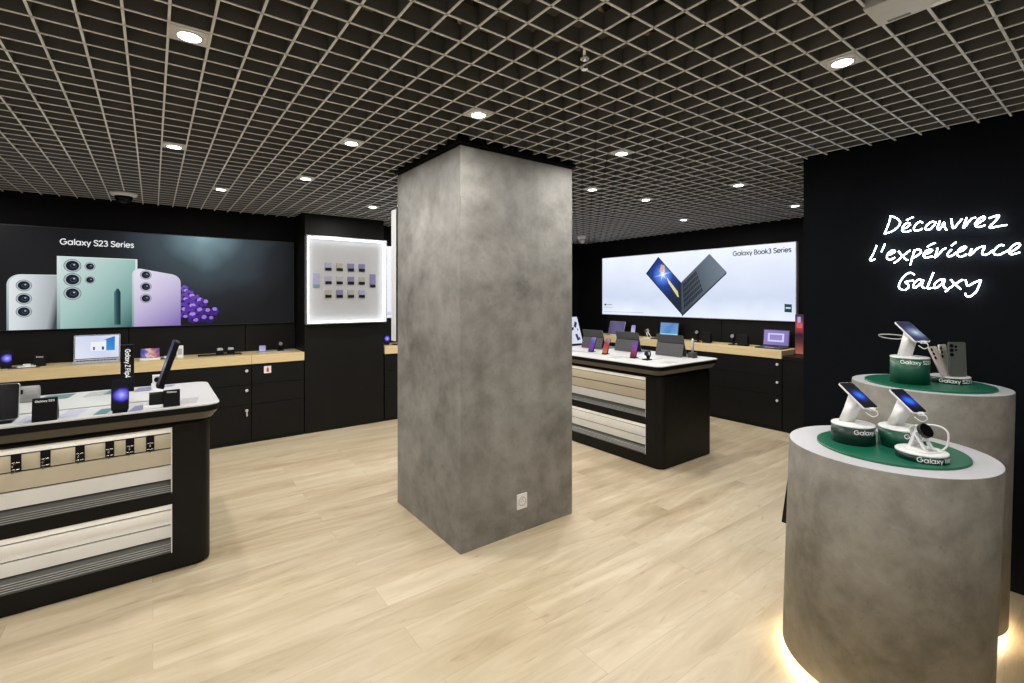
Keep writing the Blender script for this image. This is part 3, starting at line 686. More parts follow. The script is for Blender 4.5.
disc(bm, V(4.30), L(5), 1.83, .032, 5, 18)
E_, F_ = (3.563, 2.082), (3.320, 1.825)
face2d(bm, P([D, E_, F_, Cc]), L(1), 1)
face2d(bm, P([Cc, F_, (3.326, 1.80), (3.978, 1.225)]), L(2), 4)
kq = (D, E_, F_, Cc)
for r_ in range(5):
    for c_ in range(11):
        face2d(bm, quad(*kq, .06+.042*c_, .10+.165*r_, .06+.042*c_+.034, .10+.165*r_+.13), L(3), 2)
face2d(bm, quad(*kq, .56, .30, .86, .72), L(3), 9) if False else None
face2d(bm, P([(2.605, 1.418), (2.524, 1.413), (2.524, 1.318), (2.605, 1.322)]), L(2), 8)
face2d(bm, P([(2.592, 1.38), (2.537, 1.378), (2.537, 1.362), (2.592, 1.364)]), L(3), 0)
face2d(bm, P([(5.435, 1.388), (5.395, 1.388), (5.395, 1.362), (5.435, 1.362)]), L(2), 3)
face2d(bm, P([(5.38, 1.382), (5.27, 1.382), (5.27, 1.370), (5.38, 1.370)]), L(2), 9)
face2d(bm, P([(5.45, 1.262), (4.65, 1.262), (4.65, 1.257), (5.45, 1.257)]), L(2), 9)
face2d(bm, P([(5.45, 1.335), (5.26, 1.335), (5.26, 1.329), (5.45, 1.329)]), L(2), 9)
obj('printed_picture', bm, mats, t)
bm = new(); letters(bm, 'Galaxy Book3 Series', .060, lambda x, y: (V(3.237)+x, L(3), 2.028+y), align='LEFT', squash=.71/text_width('Galaxy Book3 Series', .060), wt=.175)
obj('lettering', bm, mats[7], t)

# white picture between the pillar and the column, only a strip of it can be seen
t = thing('picture_light_box', 'white backlit picture seen in the gap between black pillar and concrete column', 'light box', (3.75, SB+.02, 0))
bm = new(); frame(bm, -1.34, 1.225, 1.34, 2.162, .06, .007); obj('frame', bm, 'alu', t)
bm = new(); face2d(bm, [(-1.334, 1.231), (1.334, 1.231), (1.334, 2.156), (-1.334, 2.156)], L(0), 0)
for k, z in enumerate((1.30, 1.285, 1.27)): face2d(bm, [(-1.318, z), (-1.27+.008*k, z), (-1.27+.008*k, z+.006), (-1.318, z+.006)], L(1), 1)
obj('printed_picture', bm, [lit('print_white', (0, 1.2), (0, 2.2), [(0, C(226, 232, 250)), (1, C(242, 246, 255))], strength=1.05), mats[9]], t)

# edge-lit light box on the black pillar with little sample covers
t = thing('sample_light_box', 'square edge-lit white display box on the black pillar', 'light box', (1.778, 5.552, 0))
a, b, c, d = -.452, .452, 1.203, 2.172
bm = new()
box(bm, (a, -.012, c), (b, 0, d), 1)
for p, q in (((a, c), (b, c+.012)), ((a, d-.012), (b, d)), ((a, c+.012), (a+.012, d-.012)), ((b-.012, c+.012), (b, d-.012))):
    box(bm, (p[0], -.095, p[1]), (q[0], -.0, q[1]), 0)
obj('frame', bm, ['alu', 'white'], t)
bm = new()
for p, q in (((a+.0125, c+.0125), (b-.0125, c+.027)), ((a+.0125, d-.027), (b-.0125, d-.0125)), ((a+.0125, c+.027), (a+.027, d-.027)), ((b-.027, c+.027), (b-.0125, d-.027))):
    box(bm, (p[0], -.075, p[1]), (q[0], -.03, q[1]))
obj('light_strip', bm, 'led_cool', t)
M['white_panel'] = pbr('white_panel', (.33, .33, .335), .5, noise=.02)
bm = new(); box(bm, (a+.013, -.014, c+.013), (b-.013, -.0122, d-.013)); obj('back_panel', bm, 'white_panel', t)
SX = [1.575, 1.700, 1.828, 1.955]; SZ = [1.834, 1.683, 1.530]
tops = [['s_lilac', 's_beige', 's_violet', 's_violet'], ['s_lilac', 's_grey', 's_violet', 's_beige'], ['s_beige', 's_violet', 's_beige', 's_lilac']]
nm = {'s_lilac': 'pale lilac', 's_beige': 'beige', 's_violet': 'violet', 's_grey': 'light grey'}
cn = ['first', 'second', 'third', 'last']; rn = ['top', 'middle', 'bottom']
for r_ in range(3):
    for c_ in range(4):
        s = thing('sample_cover', '%s folded phone sample, %s in the %s row of the lit pillar box' % (nm[tops[r_][c_]], cn[c_], rn[r_]), 'phone sample', (SX[c_], 5.5375, SZ[r_]), group='folded phone samples in the lit box')
        bm = new(); prism(bm, rrect(-.037, -.040, .037, .050, .005), 0, .010, T=Matrix.Rotation(PI/2, 4, 'X')); obj('cover', bm, tops[r_][c_], s, bevel=.001)
        bm = new(); box(bm, (-.034, -.014, -.038), (.034, -.0105, -.006)); box(bm, (-.031, -.016, -.036), (-.01, -.0142, -.012))
        obj('black_band', bm, 'black', s)
for x, z, ma, lab in ((1.447, 1.684, 's_lilac', 'tall pale unfolded phone sample at the left of the lit box'), (2.086, 1.690, 's_violet', 'tall violet unfolded phone sample at the right of the lit box')):
    s = thing('sample_cover', lab, 'phone sample', (x, 5.5375, z), group='unfolded phone samples in the lit box')
    bm = new(); prism(bm, rrect(-.034, -.079, .034, .079, .006), 0, .009, T=Matrix.Rotation(PI/2, 4, 'X')); obj('cover', bm, ma, s, bevel=.001)
    bm = new(); box(bm, (-.032, -.0125, -.077), (.032, -.0095, -.045)); obj('black_band', bm, 'black' if x > 1.8 else 'teal', s)

# light box on the far side of the concrete column; its edge shows at the column's left
t = thing('sample_light_box', 'pale edge of a light box on the far side of the concrete column', 'light box', (1.8835, CY1, 0), PI)
bm = new()
box(bm, (-.4565, -.012, 1.175), (.4565, 0, 2.145), 1)
for p, q in (((-.4565, 1.175), (.4565, 1.187)), ((-.4565, 2.133), (.4565, 2.145)), ((-.4565, 1.187), (-.4445, 2.133)), ((.4445, 1.187), (.4565, 2.133))):
    box(bm, (p[0], -.10, p[1]), (q[0], 0, q[1]), 0)
obj('frame', bm, ['white_metal', 'white'], t)
bm = new()
for p, q in (((-.443, 1.188), (.443, 1.2)), ((-.443, 2.12), (.443, 2.132))): box(bm, (p[0], -.07, p[1]), (q[0], -.03, q[1]))
obj('light_strip', bm, 'led_cool', t)

# ------------------------------------------------------------------ neon writing
t = thing('neon_sign', 'three lines of white handwritten neon writing on the black wall', 'neon sign', (XN, 0, 0))
for w, strokes in zip(('first', 'second', 'third'), NEON):
    bm = new(); bk = new()
    for s in strokes:
        pts = [(-.024, y, z) for y, z in s]
        sp = spline(pts, 5)
        tube(bm, sp, .0030, seg=8)
        for p in (pts[0], pts[-1]): tube(bk, [(-.0215, p[1], p[2]), (0, p[1], p[2])], .0018, seg=6)
    o = obj('neon_word', bm, 'neon', t); o['label'] = w+' line of the neon writing'
    obj('standoff', bk, 'black', o)

# ------------------------------------------------------------------ display islands
def island(loc, rot, Ln, D, label, e=.18, back=.03):
    """front at y=0 facing -y, the end one sees at x=0, running to x=-Ln"""
    t = thing('display_island', label, 'display counter', loc, rot)
    bm = new()
    prism(bm, rrect(-e, 0, 0, D, (.075, .075, 0, 0), 8), .012, .80)
    prism(bm, rrect(-Ln, 0, -Ln+e, D, (0, 0, .075, .075), 8), .012, .80)
    box(bm, (-Ln+e, .10, .012), (-e, D, .80))
    for a_, b_ in ((.012, .103), (.368, .434), (.788, .80)): box(bm, (-Ln+e, 0, a_), (-e, .10, b_))
    obj('cabinet_body', bm, 'black_panel', t)
    bm = new(); prism(bm, rrect(-Ln+.012, .012, -.012, D-.012, .065, 8), 0, .012); obj('plinth', bm, 'black', t)
    def outline(o): return rrect(-Ln-.04-o, -.085-o, .04+o, D+back+o, .075+o*.5, 8)
    bm = new(); loft(bm, [[(x, y, z) for x, y in outline(o)] for o, z in ((0, .902), (0, .908), (-.002, .91))]); obj('tabletop', bm, 'table_white', t)
    bm = new(); loft(bm, [[(x, y, z) for x, y in outline(o)] for o, z in ((-.004, .868), (0, .872), (0, .9015))]); obj('edge_band', bm, 'black', t)
    bm = new(); loft(bm, [[(x, y, z) for x, y in outline(o)] for o, z in ((-.035, .826), (-.006, .866), (-.006, .868))]); obj('lower_edge', bm, 'edge_metal', t)
    bm = new(); prism(bm, rrect(-Ln+.01, .01, -.01, D-.01, .06, 8), .80, .826); obj('neck', bm, 'black', t)
    # raised cable strip along the middle of the top
    bm = new(); yc = .305
    box(bm, (-Ln+.12, yc-.105, .91), (-.28, yc+.105, .9135))
    for y in (yc-.114, yc+.107): box(bm, (-Ln+.12, y, .9098), (-.28, y+.007, .9104), 1)
    obj('cable_strip', bm, ['table_white', 'groove'], t)
    for (zt, joints, zb, mi) in ((.788, (.742, .659, .567), .493, 0), (.368, (.316, .233,), .170, 1)):
        xa, xb = -Ln+e, -e
        bm = new()
        zs = [zt]+list(joints)+[zb-.01]
        for k in range(len(zs)-1):
            mk = (1 if k == 0 else (0 if k < 3 else 1)) if mi == 0 else 1
            box(bm, (xa+.004, .062, zs[k+1]+.004), (xb-.004, .075, zs[k]-.004), mk)
        box(bm, (xa+.004, .075, zb-.01), (xb-.004, .078, zt), 2)
        for s in (xa, xb-.004): box(bm, (s, .0, zb-.07), (s+.004, .078, zt), 1)
        b_ = obj('slat_bay', bm, ['slat_cream', 'slat_white', 'groove'], t)
        bm = new()        # sloping tray with ribs at its front edge
        prof = [(.075, zb-.012), (.040, zb-.032)]; mis = [0, 0]
        for k in range(4):
            y_, z_ = .040-.009*k, zb-.032-.0078*k
            prof += [(y_-.0065, z_-.0005), (y_-.009, z_-.0078)]; mis += [1, 0]
        prof += [(.004, zb-.0665), (.075, zb-.0665)]; mis += [0, 0]
        xprism(bm, prof, xa+.004, xb-.004, 0, mis=mis[1:]+[0])
        obj('tray', bm, ['tray_grey', 'tray_line'], b_)
        bm = new(); box(bm, (xa+.01, .012, zt-.005), (xb-.01, .028, zt-.001)); obj('light_strip', bm, 'led_bay', b_)
        bm = new(); box(bm, (xa+.004, .001, zt-.008), (xb-.004, .006, zt)); obj('fascia', bm, 'slat_white', b_)
    return t
I1 = (.265, 3.21); I2 = (3.5, 2.525)
island((I1[0], I1[1], 0), 0, 2.2, .745, 'black display island with white top and lit slatwall bays, at the left')
island((I2[0], I2[1], 0), -PI/2, 2.3, .81, 'black display island with white top and lit bays, right of the column', .165, .06)
# display hooks hung in the upper bay of the left island
root = None
for k, x in enumerate((-.525, -.423, -.296, -.180, -.097, -.011)):
    loc = (x, I1[1]+.062, .742); lab = 'black display hook in the left island, %s from the lit end panel' % ('sixth', 'fifth', 'fourth', 'third', 'second', 'first')[k]
    if root is None:
        root = thing('display_hook', lab, 'hook', loc, group='black display hooks in the left island')
        bm = new(); box(bm, (-.018, -.006, -.078), (.018, 0, 0)); box(bm, (-.018, -.006, 0), (.018, .004, .004)); obj('back_plate', bm, 'black', root, bevel=.001)
        for z, l in ((-.036, .085), (-.068, .085)):
            bm = new(); tube(bm, [(0, -.006, z), (0, -l, z), (0, -l-.006, z+.006)], .0030, seg=8)
            tube(bm, [(-.014, -.012, z), (.014, -.012, z)], .0030, seg=8); obj('prong', bm, 'chrome', root)
    else: dup(root, lab, loc)
# ------------------------------------------------------------------ podiums with phones, right
def podium(loc, r, h, label, lean=(0, 0)):
    t = thing('display_podium', label, 'podium', loc)
    bm = new(); N = 96
    ring = lambda q, z: [(x+lean[0]*(1-z/h), y+lean[1]*(1-z/h), z) for x, y in circ(0, 0, q, N)]
    loft(bm, [ring(r, .045), ring(r, h-.004), ring(r-.0015, h-.0012)], smooth=True, cap=(True, False)); obj('drum_body', bm, 'concrete_podium', t)
    bm = new(); prism(bm, circ(0, 0, r-.0015, N), h-.0012, h, 0); obj('top_plate', bm, 'white_top', t)
    bm = new(); loft(bm, [ring(r-.05, 0), ring(r-.05, .045)], smooth=True); obj('plinth', bm, 'white', t)
    bm = new(); loft(bm, [ring(r-.008, .040), ring(r-.008, .0448), ring(r-.022, .0448), ring(r-.022, .040), ring(r-.008, .040)], smooth=True, cap=(False, False)); obj('light_strip', bm, 'led_warm', t)
    return t
PA = (2.336, .633); PB = (3.0, .650)
podium((*PA, 0), .333, .90, 'round concrete podium in front, lower one, lit at its foot', lean=(-.004, .028))
podium((*PB, 0), .297, 1.08, 'taller round concrete podium behind, against the neon wall', lean=(-.004, .022))
for (x, y, z, r, lab) in ((2.330, .622, .90, .240, 'thin round green disc on the lower front podium'), (2.99, .648, 1.08, .243, 'thin round green disc on the taller rear podium')):
    bm = new(); prism(bm, circ(0, 0, r, 96), 0, .008, bev=.0015); o = obj('green_disc', bm, 'green'); o.location = (x, y, z); tag(o, lab, 'display disc', 'green discs on the podiums')

SCREENS = {}
def blob(name, center, stops, R):
    return lit(name, center, (center[0]+R, center[1]), stops, radial=True, wob=.2)
M['scr_blue'] = blob('screen_blue_planet', (.003, -.002), [(0, C(60, 140, 235)), (.30, C(38, 96, 220)), (.52, C(22, 40, 140)), (.8, C(10, 12, 40)), (1, C(4, 5, 14))], .046)
M['scr_violet'] = blob('screen_violet_planet', (.006, 0), [(0, C(190, 200, 250)), (.3, C(130, 130, 236)), (.6, C(78, 66, 206)), (.78, C(22, 18, 70)), (1, C(3, 3, 10))], .046)
M['scr_dusk'] = blob('screen_dusk', (.008, -.01), [(0, C(196, 214, 205)), (.3, C(120, 140, 170)), (.65, C(50, 52, 100)), (1, C(26, 26, 62))], .062)
M['scr_purple'] = lit('screen_purple', (-.03, -.07), (.03, .07), [(0, C(96, 74, 170)), (.35, C(150, 70, 190)), (.6, C(110, 90, 220)), (1, C(170, 150, 220))], wob=.5, strength=.62)
M['scr_red'] = lit('screen_red', (-.03, -.07), (.03, .07), [(0, C(226, 150, 90)), (.4, C(222, 96, 88)), (.65, C(196, 60, 96)), (1, C(190, 170, 215))], wob=.5, strength=.62)
M['scr_magenta'] = lit('screen_magenta', (-.03, -.07), (.03, .07), [(0, C(120, 40, 70)), (.35, C(176, 60, 110)), (.6, C(150, 90, 200)), (1, C(120, 90, 190))], wob=.5, strength=.62)
M['scr_lilac'] = lit('screen_lilac', (-.03, -.07), (.03, .07), [(0, C(150, 146, 190)), (.5, C(186, 178, 224)), (1, C(140, 138, 190))], wob=.6)
def phone_parts(t, w, h, body, screen, T=None, thick=.0078, r=.009, cams=False):
    """slab in the x,z plane with the screen facing -y, centre at the origin of T"""
    T = T or Matrix()
    bm = new(); vp = rrect(-w/2, -h/2, w/2, h/2, r, 6)
    inn = rrect(-w/2+.0012, -h/2+.0012, w/2-.0012, h/2-.0012, r-.001, 6)
    loft(bm, [[(x, thick/2, z) for x, z in inn], [(x, thick/2-.0012, z) for x, z in vp], [(x, -thick/2+.0012, z) for x, z in vp], [(x, -thick/2, z) for x, z in inn]], 0)
    o = obj('phone_body', bm, body, t, T=T)
    if screen:
        bm = new(); vprism(bm, rrect(-w/2+.0022, -h/2+.0022, w/2-.0022, h/2-.0022, r-.002, 6), -thick/2-.0005, -thick/2+.0001, 0)
        s = obj('screen', bm, screen, t, T=T)
    return o
def aim(x, y, z, yaw, tilt, roll=0):
    """local -y looks along yaw, tipped back by tilt"""
    return Matrix.Translation((x, y, z)) @ Matrix.Rotation(yaw+PI/2, 4, 'Z') @ Matrix.Rotation(-tilt, 4, 'X') @ Matrix.Rotation(roll, 4, 'Y')
def drum_text(t, body, r, z0, size, yaw, mat='letter_white', squash=1.):
    bm = new(); letters(bm, body, size, lambda x, y: ((r+.0007)*math.cos(yaw+x/r), (r+.0007)*math.sin(yaw+x/r), z0+y), squash=squash)
    obj('lettering', bm, mat, t)
def drum(loc, r, h, label, text, yaw, green, size=.0175, arm=None, group=None, flat=False):
    t = thing('display_stand', label, 'display stand', loc, group=group)
    bm = new(); prism(bm, circ(0, 0, r, 64), 0, h, 0, smooth=True); obj('green_drum', bm, green, t)
    bm = new(); loft(bm, [[(x, y, z) for x, y in circ(0, 0, q, 64)] for q, z in ((r+.0005, h), (r+.0005, h+.004), (r-.002, h+.0065))], smooth=True); obj('white_cap', bm, 'white', t)
    drum_text(t, text, r, h-.024 if not flat else h*.5-.0078, size, yaw)
    if arm:
        dx, dy, ax, ay, az, yw, tilt = arm     # foot offset, head offset, height of the head above the foot
        bm = new(); Rz = Matrix.Rotation(yw+PI/2, 4, 'Z')
        f = [Rz @ Vector((x, y, 0)) for x, y in rrect(-.028, -.019, .028, .019, .012, 5)]
        g = [Rz @ Vector((x, y, .66*y)) for x, y in rrect(-.024, -.021, .024, .021, .009, 5)]
        loft(bm, [[(p.x+dx, p.y+dy, h+.0065) for p in f], [(p.x*1.0+dx+(ax-dx)*.5, p.y+dy+(ay-dy)*.5, h+.0065+az*.5) for p in f], [(p.x+ax, p.y+ay, h+.0065+az+p.z) for p in g]], smooth=True)
        obj('arm', bm, 'white', t)
    return t
zA = .908; zB = 1.088
YW = math.radians(-116); TL = math.radians(56.3)
nrm = lambda yaw, tl: Vector((math.cos(yaw)*math.cos(tl), math.sin(yaw)*math.cos(tl), math.sin(tl)))
def stand_with_phone(c, z, h, green, text, lab_s, lab_p, pc, yaw, w, hh, screen, body='white', ty=-112):
    n = nrm(yaw, TL); b = Vector(pc)-n*.0065                  # back of the phone
    foot = Vector((c[0], c[1]))-Vector((math.cos(yaw), math.sin(yaw)))*.030
    drum((c[0], c[1], z), .075, h, lab_s, text, math.radians(ty), green, arm=(foot.x-c[0], foot.y-c[1], b.x-c[0], b.y-c[1], b.z-z-h-.0065-.004, yaw, 0), group='round green phone stands with white tops')
    p = thing('smartphone', lab_p, 'phone', group='phones tilted on the round stands', T=aim(pc[0], pc[1], pc[2], yaw, TL))
    phone_parts(p, w, hh, body, screen)
    bm = new(); vprism(bm, rrect(-w*.16, -hh/2-.008, w*.16, -hh/2+.003, .002), -.0052, .0052); obj('clip', bm, 'white', p)
    bm = new(); tube(bm, spline([(.0, -.002, -hh/2-.009), (.004, -.006, -hh/2-.020), (.010, .008, -hh/2-.026), (.008, .028, -hh/2-.016), (0, .03, .01-hh/2)], 5), .0022, seg=8); obj('cable', bm, 'white', p)
    return p
stand_with_phone((2.298, .733), zA, .070, 'green_deep', 'Galaxy S23', 'green phone stand at the left on the lower front podium', 'phone with a bright blue planet screen, leftmost on the lower podium', (2.327, .725, 1.093), YW, .0708, .146, 'scr_blue')
stand_with_phone((2.388, .596), zA, .070, 'green_dark', 'Galaxy S23', 'green phone stand behind the watch on the lower front podium', 'phone with a dark blue planet screen, behind the watch on the lower podium', (2.391, .578, 1.088), math.radians(-121), .063, .129, 'scr_blue')
p = stand_with_phone((2.917, .697), zB, .120, 'green_dark', 'Galaxy S23 Ultra', 'tall green phone stand on the rear podium', 'phone with a violet dusk screen on the tall stand of the rear podium', (2.917, .688, 1.333), math.radians(-129), .0742, .153, 'scr_dusk', ty=-122)
bm = new()
cpt = [Vector(v) for v in ((2.935, .712, 1.300), (2.945, .752, 1.292), (2.935, .800, 1.296), (2.915, .818, 1.306), (2.900, .805, 1.314), (2.905, .765, 1.316), (2.922, .725, 1.312))]
tube(bm, spline(cpt, 7), .0026, seg=8); o = obj('security_cable', bm, 'grey_light'); tag(o, 'thin grey cable loop beside the phone on the rear podium', 'cable')

# flat stand with three dummy phones
drum((3.088, .583, zB), .075, .026, 'flat green stand carrying three upright phones, rear podium', 'Galaxy S23 Series', math.radians(-125), 'green_deep', flat=True, group='flat green stands with white tops')
def back_phone(label, T, w, h, body, cams):
    t = thing('smartphone', label, 'phone', T=T, group='upright phones on the flat stand')
    phone_parts(t, w, h, body, None)
    for k, (x, z, r) in enumerate(cams):
        bm = new(); loft(bm, [[(x+a, y, z+b) for a, b in circ(0, 0, q, 20)] for q, y in ((r, -.0038), (r, -.0055), (r*.8, -.0058))], smooth=True); obj('camera_lens', bm, 'black_gloss', t)
    return t
zt = zB+.0325
cam5 = [(-.026, .064, .0085), (-.026, .043, .0085), (-.026, .022, .0085), (-.007, .060, .006), (-.007, .044, .005)]
cam3 = [(-.022, .056, .0075), (-.022, .036, .0075), (-.022, .016, .0075)]
DG = math.radians
back_phone('dark grey-green phone standing upright, largest of three on the rear podium', aim(3.070, .554, zt+.0825, DG(-131), DG(3)), .078, .163, 'phantom', cam5)
back_phone('pale cream phone tilted slightly, middle of three on the rear podium', aim(3.112, .609, zt+.0735, DG(-100), DG(8)), .0708, .146, 'cream', cam3)
back_phone('rose cream phone tilted most, outer one of three on the rear podium', aim(3.042, .616, zt+.0695, DG(-102), DG(22)), .0708, .146, 'rose', cam3)

# flat stand with the watch
wc = (2.262, .506)
t = drum((wc[0], wc[1], zA), .077, .024, 'flat green stand carrying a white watch, on the lower front podium', 'Galaxy Watch', math.radians(-119), 'green_deep', flat=True, size=.0175, group='flat green stands with white tops')
Rw = Matrix.Rotation(math.radians(-116)+PI/2, 4, 'Z')
bm = new(); prism(bm, rrect(-.048, -.050, .048, .045, .03), .0306, .0345, T=Rw); obj('charging_tray', bm, 'white', t)
bm = new(); prism(bm, rrect(-.020, -.045, .020, -.012, .008), .0345, .0352, T=Rw); obj('print', bm, 'grey_light', t)
bm = new()
for s in (-1, 1):
    xprism(bm, [(-.030, .0345), (-.018, .0345), (.018, .085), (.012, .090)], s*.016-.004+.006, s*.016+.004+.006, T=Rw)
xprism(bm, [(.03, .0345), (.042, .0345), (.024, .088), (.012, .092)], -.011, .023, T=Rw)
obj('easel', bm, 'white', t)
w = thing('smartwatch', 'black round-faced watch with white strap on the flat stand, front podium', 'watch', T=Matrix.Translation((wc[0]-.002, wc[1]-.014, zA+.102)) @ Rw @ Matrix.Translation((0, .004, 0)) @ Matrix.Rotation(math.radians(-32), 4, 'X'))
bm = new(); vprism(bm, circ(0, 0, .0262, 40), -.007, .006, smooth=True); obj('watch_case', bm, 'black_metal', w)
bm = new(); vprism(bm, circ(0, 0, .0240, 40), -.0085, -.007); obj('dial', bm, 'black_gloss', w)
bm = new()
loop = [(y, z) for y, z in circ(.028, 0, .024, 28, ry=.031)]
for k in range(28):
    y0, z0_ = loop[k]; y1, z1_ = loop[(k+1) % 28]
    if y0 < .008 and y1 < .008 and abs(z0_) < .019: continue
    dy0, dz0 = (y0-.028)*.09, z0_*.09; dy1, dz1 = (y1-.028)*.09, z1_*.09
    vs = [[bm.verts.new((sx_*.0095, yy, zz)) for sx_ in (-1, 1)] for yy, zz in ((y0, z0_), (y1, z1_), (y1-dy1, z1_-dz1), (y0-dy0, z0_-dz0))]
    for i in range(4):
        j = (i+1) % 4; vface(bm, (vs[i][0], vs[i][1], vs[j][1], vs[j][0]))
    vface(bm, [v[0] for v in vs]); vface(bm, [v[1] for v in vs])
obj('strap', bm, 'white', w)
bm = new()
pts = [(2.285, .500, 1.028), (2.296, .478, 1.029), (2.298, .455, 1.025), (2.298, .440, 1.010), (2.298, .438, .985), (2.296, .442, .960), (2.290, .452, .9455), (2.284, .462, .9405)]
tube(bm, spline(pts, 6), .0033, seg=8); o = obj('charging_cable', bm, 'white'); tag(o, 'white cable arching from the watch to its flat stand, front podium', 'cable')

# black board leaning on the neon wall behind the podiums
bm = new(); loft(bm, [[(3.356, y, 0) for y in (.98, 1.478)]+[(3.378, y, 0) for y in (1.478, .98)], [(3.476, y, .355) for y in (.98, 1.478)]+[(3.498, y, .362) for y in (1.478, .98)]])
o = obj('leaning_board', bm, 'black_panel'); tag(o, 'black board leaning on the neon wall, peeking out left of the front podium', 'board')
# ------------------------------------------------------------------ small things on the islands and worktops
T1 = .91; TC = .90
def card(x0, y0, x1, y1, z, mat, label, group, skew=0.):
    bm = new(); cx, cy = (x0+x1)/2, (y0+y1)/2
    prism(bm, [(x0-cx-skew, y0-cy), (x1-cx-skew, y0-cy), (x1-cx+skew, y1-cy), (x0-cx+skew, y1-cy)], 0, .0012)
    o = obj('info_card', bm, mat); o.location = (cx, cy, z); tag(o, label, 'card', group)
GC = 'flat cards lying on the left island'
for x0, y0, x1, y1, m_, lab in (
    (-.515, 3.79, -.385, 3.95, 'teal', 'teal card at the back of the left island, behind the black placard'),
    (-.318, 3.77, -.232, 3.93, 'grey_card', 'grey card at the back of the left island, second from the right end sign'),
    (-.232+.004, 3.79, -.185, 3.95, 'teal', 'small teal card beside the tall black sign on the left island'),
    (-.085, 3.78, .0, 3.95, 'lilac_dark', 'violet card between the tall sign and the small white watch box'),
    (.062, 3.87, .112, 3.95, 'lilac_dark', 'small violet card behind the leaning black tablet'),
    (-.505, 3.17, -.458, 3.33, 'lilac', 'lilac card between the big black screen and the black placard'),
    (-.362, 3.19, -.285, 3.37, 'lilac', 'pale lilac card right of the black placard, front edge of the left island'),
    (-.228, 3.165, -.175, 3.31, 'teal', 'teal card left of the phone, front edge of the left island'),
    (-.088, 3.15, -.036, 3.29, 'lilac_dark', 'violet card right of the phone, front edge of the left island'),
    (.125, 3.20, .207, 3.37, 'grey_card', 'grey card at the front right corner of the left island')):
    card(x0, y0, x1, y1, T1, m_, lab, GC, skew=.012)
def foot(t, w, d, h, mat='black', T=None):
    bm = new(); prism(bm, rrect(-w/2, -d/2, w/2, d/2, .006, 4), 0, h, T=T); obj('foot', bm, mat, t, bevel=.001)
def standing_phone(x, y, z, yaw, label, screen, w=.0708, h=.150, tilt=14, group=None, body='black', base='black', bw=.06):
    """phone held by a small foot; local -y looks along yaw"""
    t = thing('smartphone', label, 'phone', (x, y, z), yaw+PI/2, group)
    a = math.radians(tilt)
    Tm = Matrix.Translation((0, math.sin(a)*h/2-.004, .010+math.cos(a)*h/2)) @ Matrix.Rotation(-a, 4, 'X')
    phone_parts(t, w, h, body, screen, T=Tm)
    foot(t, bw, .062, .0095, base, T=Matrix.Translation((0, .015, 0)))
    bm = new(); xprism(bm, [(.004, .0095), (.036, .0095), (.036+.2*math.sin(a)*h, .06), (math.sin(a)*.055+.002, .06)], -.012, .012); obj('prop', bm, base, t)
    return t
FR = math.radians(-90)
M['grey_block'] = pbr('block_grey', (.26, .26, .26), .5)
# big black unfolded screen, grey block, placard
t = thing('tablet', 'big black switched-off screen at the left frame edge on the left island', 'tablet', (-.588, 3.205, T1))
Tm = Matrix.Translation((0, .03, .012+.084)) @ Matrix.Rotation(math.radians(-13), 4, 'X')
phone_parts(t, .160, .170, 'alu', 'black_gloss', T=Tm, thick=.009, r=.012); foot(t, .12, .09, .0125, 'black', Matrix.Translation((0, .035, 0)))
t = thing('speaker', 'small grey rounded block with a dark slot behind the big black screen', 'speaker', (-.552, 3.80, T1))
bm = new(); xprism(bm, [(-.03, 0), (.03, 0)]+[(.040*math.cos(a), .046+.042*math.sin(a)) for a in [math.radians(q) for q in range(-40, 221, 20)]], -.040, .036); obj('shell', bm, 'grey_block', t, bevel=.003)
bm = new(); box(bm, (-.034, -.0425, .050), (-.025, -.036, .074)); obj('slot', bm, 'black', t)
def placard(x, y, z, yaw, w, h, d, label, lines, group='small black placards with white print', lean=10):
    t = thing('placard', label, 'placard', (x, y, z), yaw+PI/2, group)
    k = h*math.tan(math.radians(lean))
    bm = new(); xprism(bm, [(-d/2, 0), (d/2, 0), (d/2, h*.35), (-d/2+k+.012, h), (-d/2+k, h)], -w/2, w/2); obj('block', bm, 'black', t, bevel=.002)
    a = math.radians(lean)
    bm = new()
    for (txt, u, v, s) in lines:
        letters(bm, txt, s, lambda px, py: (u*w/2+px, -d/2-.0006+(v*h+py)*math.tan(a), v*h+py))
    obj('lettering', bm, 'letter_white', t); return t
LN = lambda ttl: [(ttl, 0, .83, .0095)]
placard(-.412, 3.185, T1, FR, .088, .108, .07, 'black placard with white print beside the big black screen, left island', LN('Galaxy S23'))
standing_phone(-.134, 3.165, T1, FR, 'phone with a violet planet screen standing at the front of the left island', 'scr_violet', w=.0708, h=.156, tilt=10, group='phones standing on the left island')
t = thing('product_sign', 'tall narrow black sign with vertical white lettering, upright on the left island', 'sign', (-.127, 3.845, T1))
bm = new(); box(bm, (-.033, -.022, 0), (.033, .022, .292)); obj('block', bm, 'black', t, bevel=.002)
bm = new(); letters(bm, 'Galaxy Z Flip4', .025, lambda x, y: (-.010+y, -.0226, .176-x), squash=.178/text_width('Galaxy Z Flip4', .025), wt=.19); obj('lettering', bm, 'letter_white', t)
t = thing('watch_box', 'little white open box with a dark watch, behind the leaning tablet', 'watch display', (.022, 3.875, T1))
bm = new()
box(bm, (-.030, -.03, 0), (.030, .03, .028)); frame(bm, -.024, .028, .024, .086, .03, .006); obj('case', bm, 'white', t)
bm = new(); vprism(bm, circ(0, .057, .016, 24), -.034, -.030); obj('watch', bm, 'black_gloss', t)
t = thing('tablet', 'tall black tablet leaning back, seen edge-on, near the right end of the left island', 'tablet', T=Matrix.Translation((.070, 3.30, 1.128)) @ Matrix.Rotation(math.radians(182)+PI/2, 4, 'Z') @ Matrix.Rotation(math.radians(-17), 4, 'X'))
phone_parts(t, .150, .262, 'black', 'scr_dusk', thick=.026, r=.012)
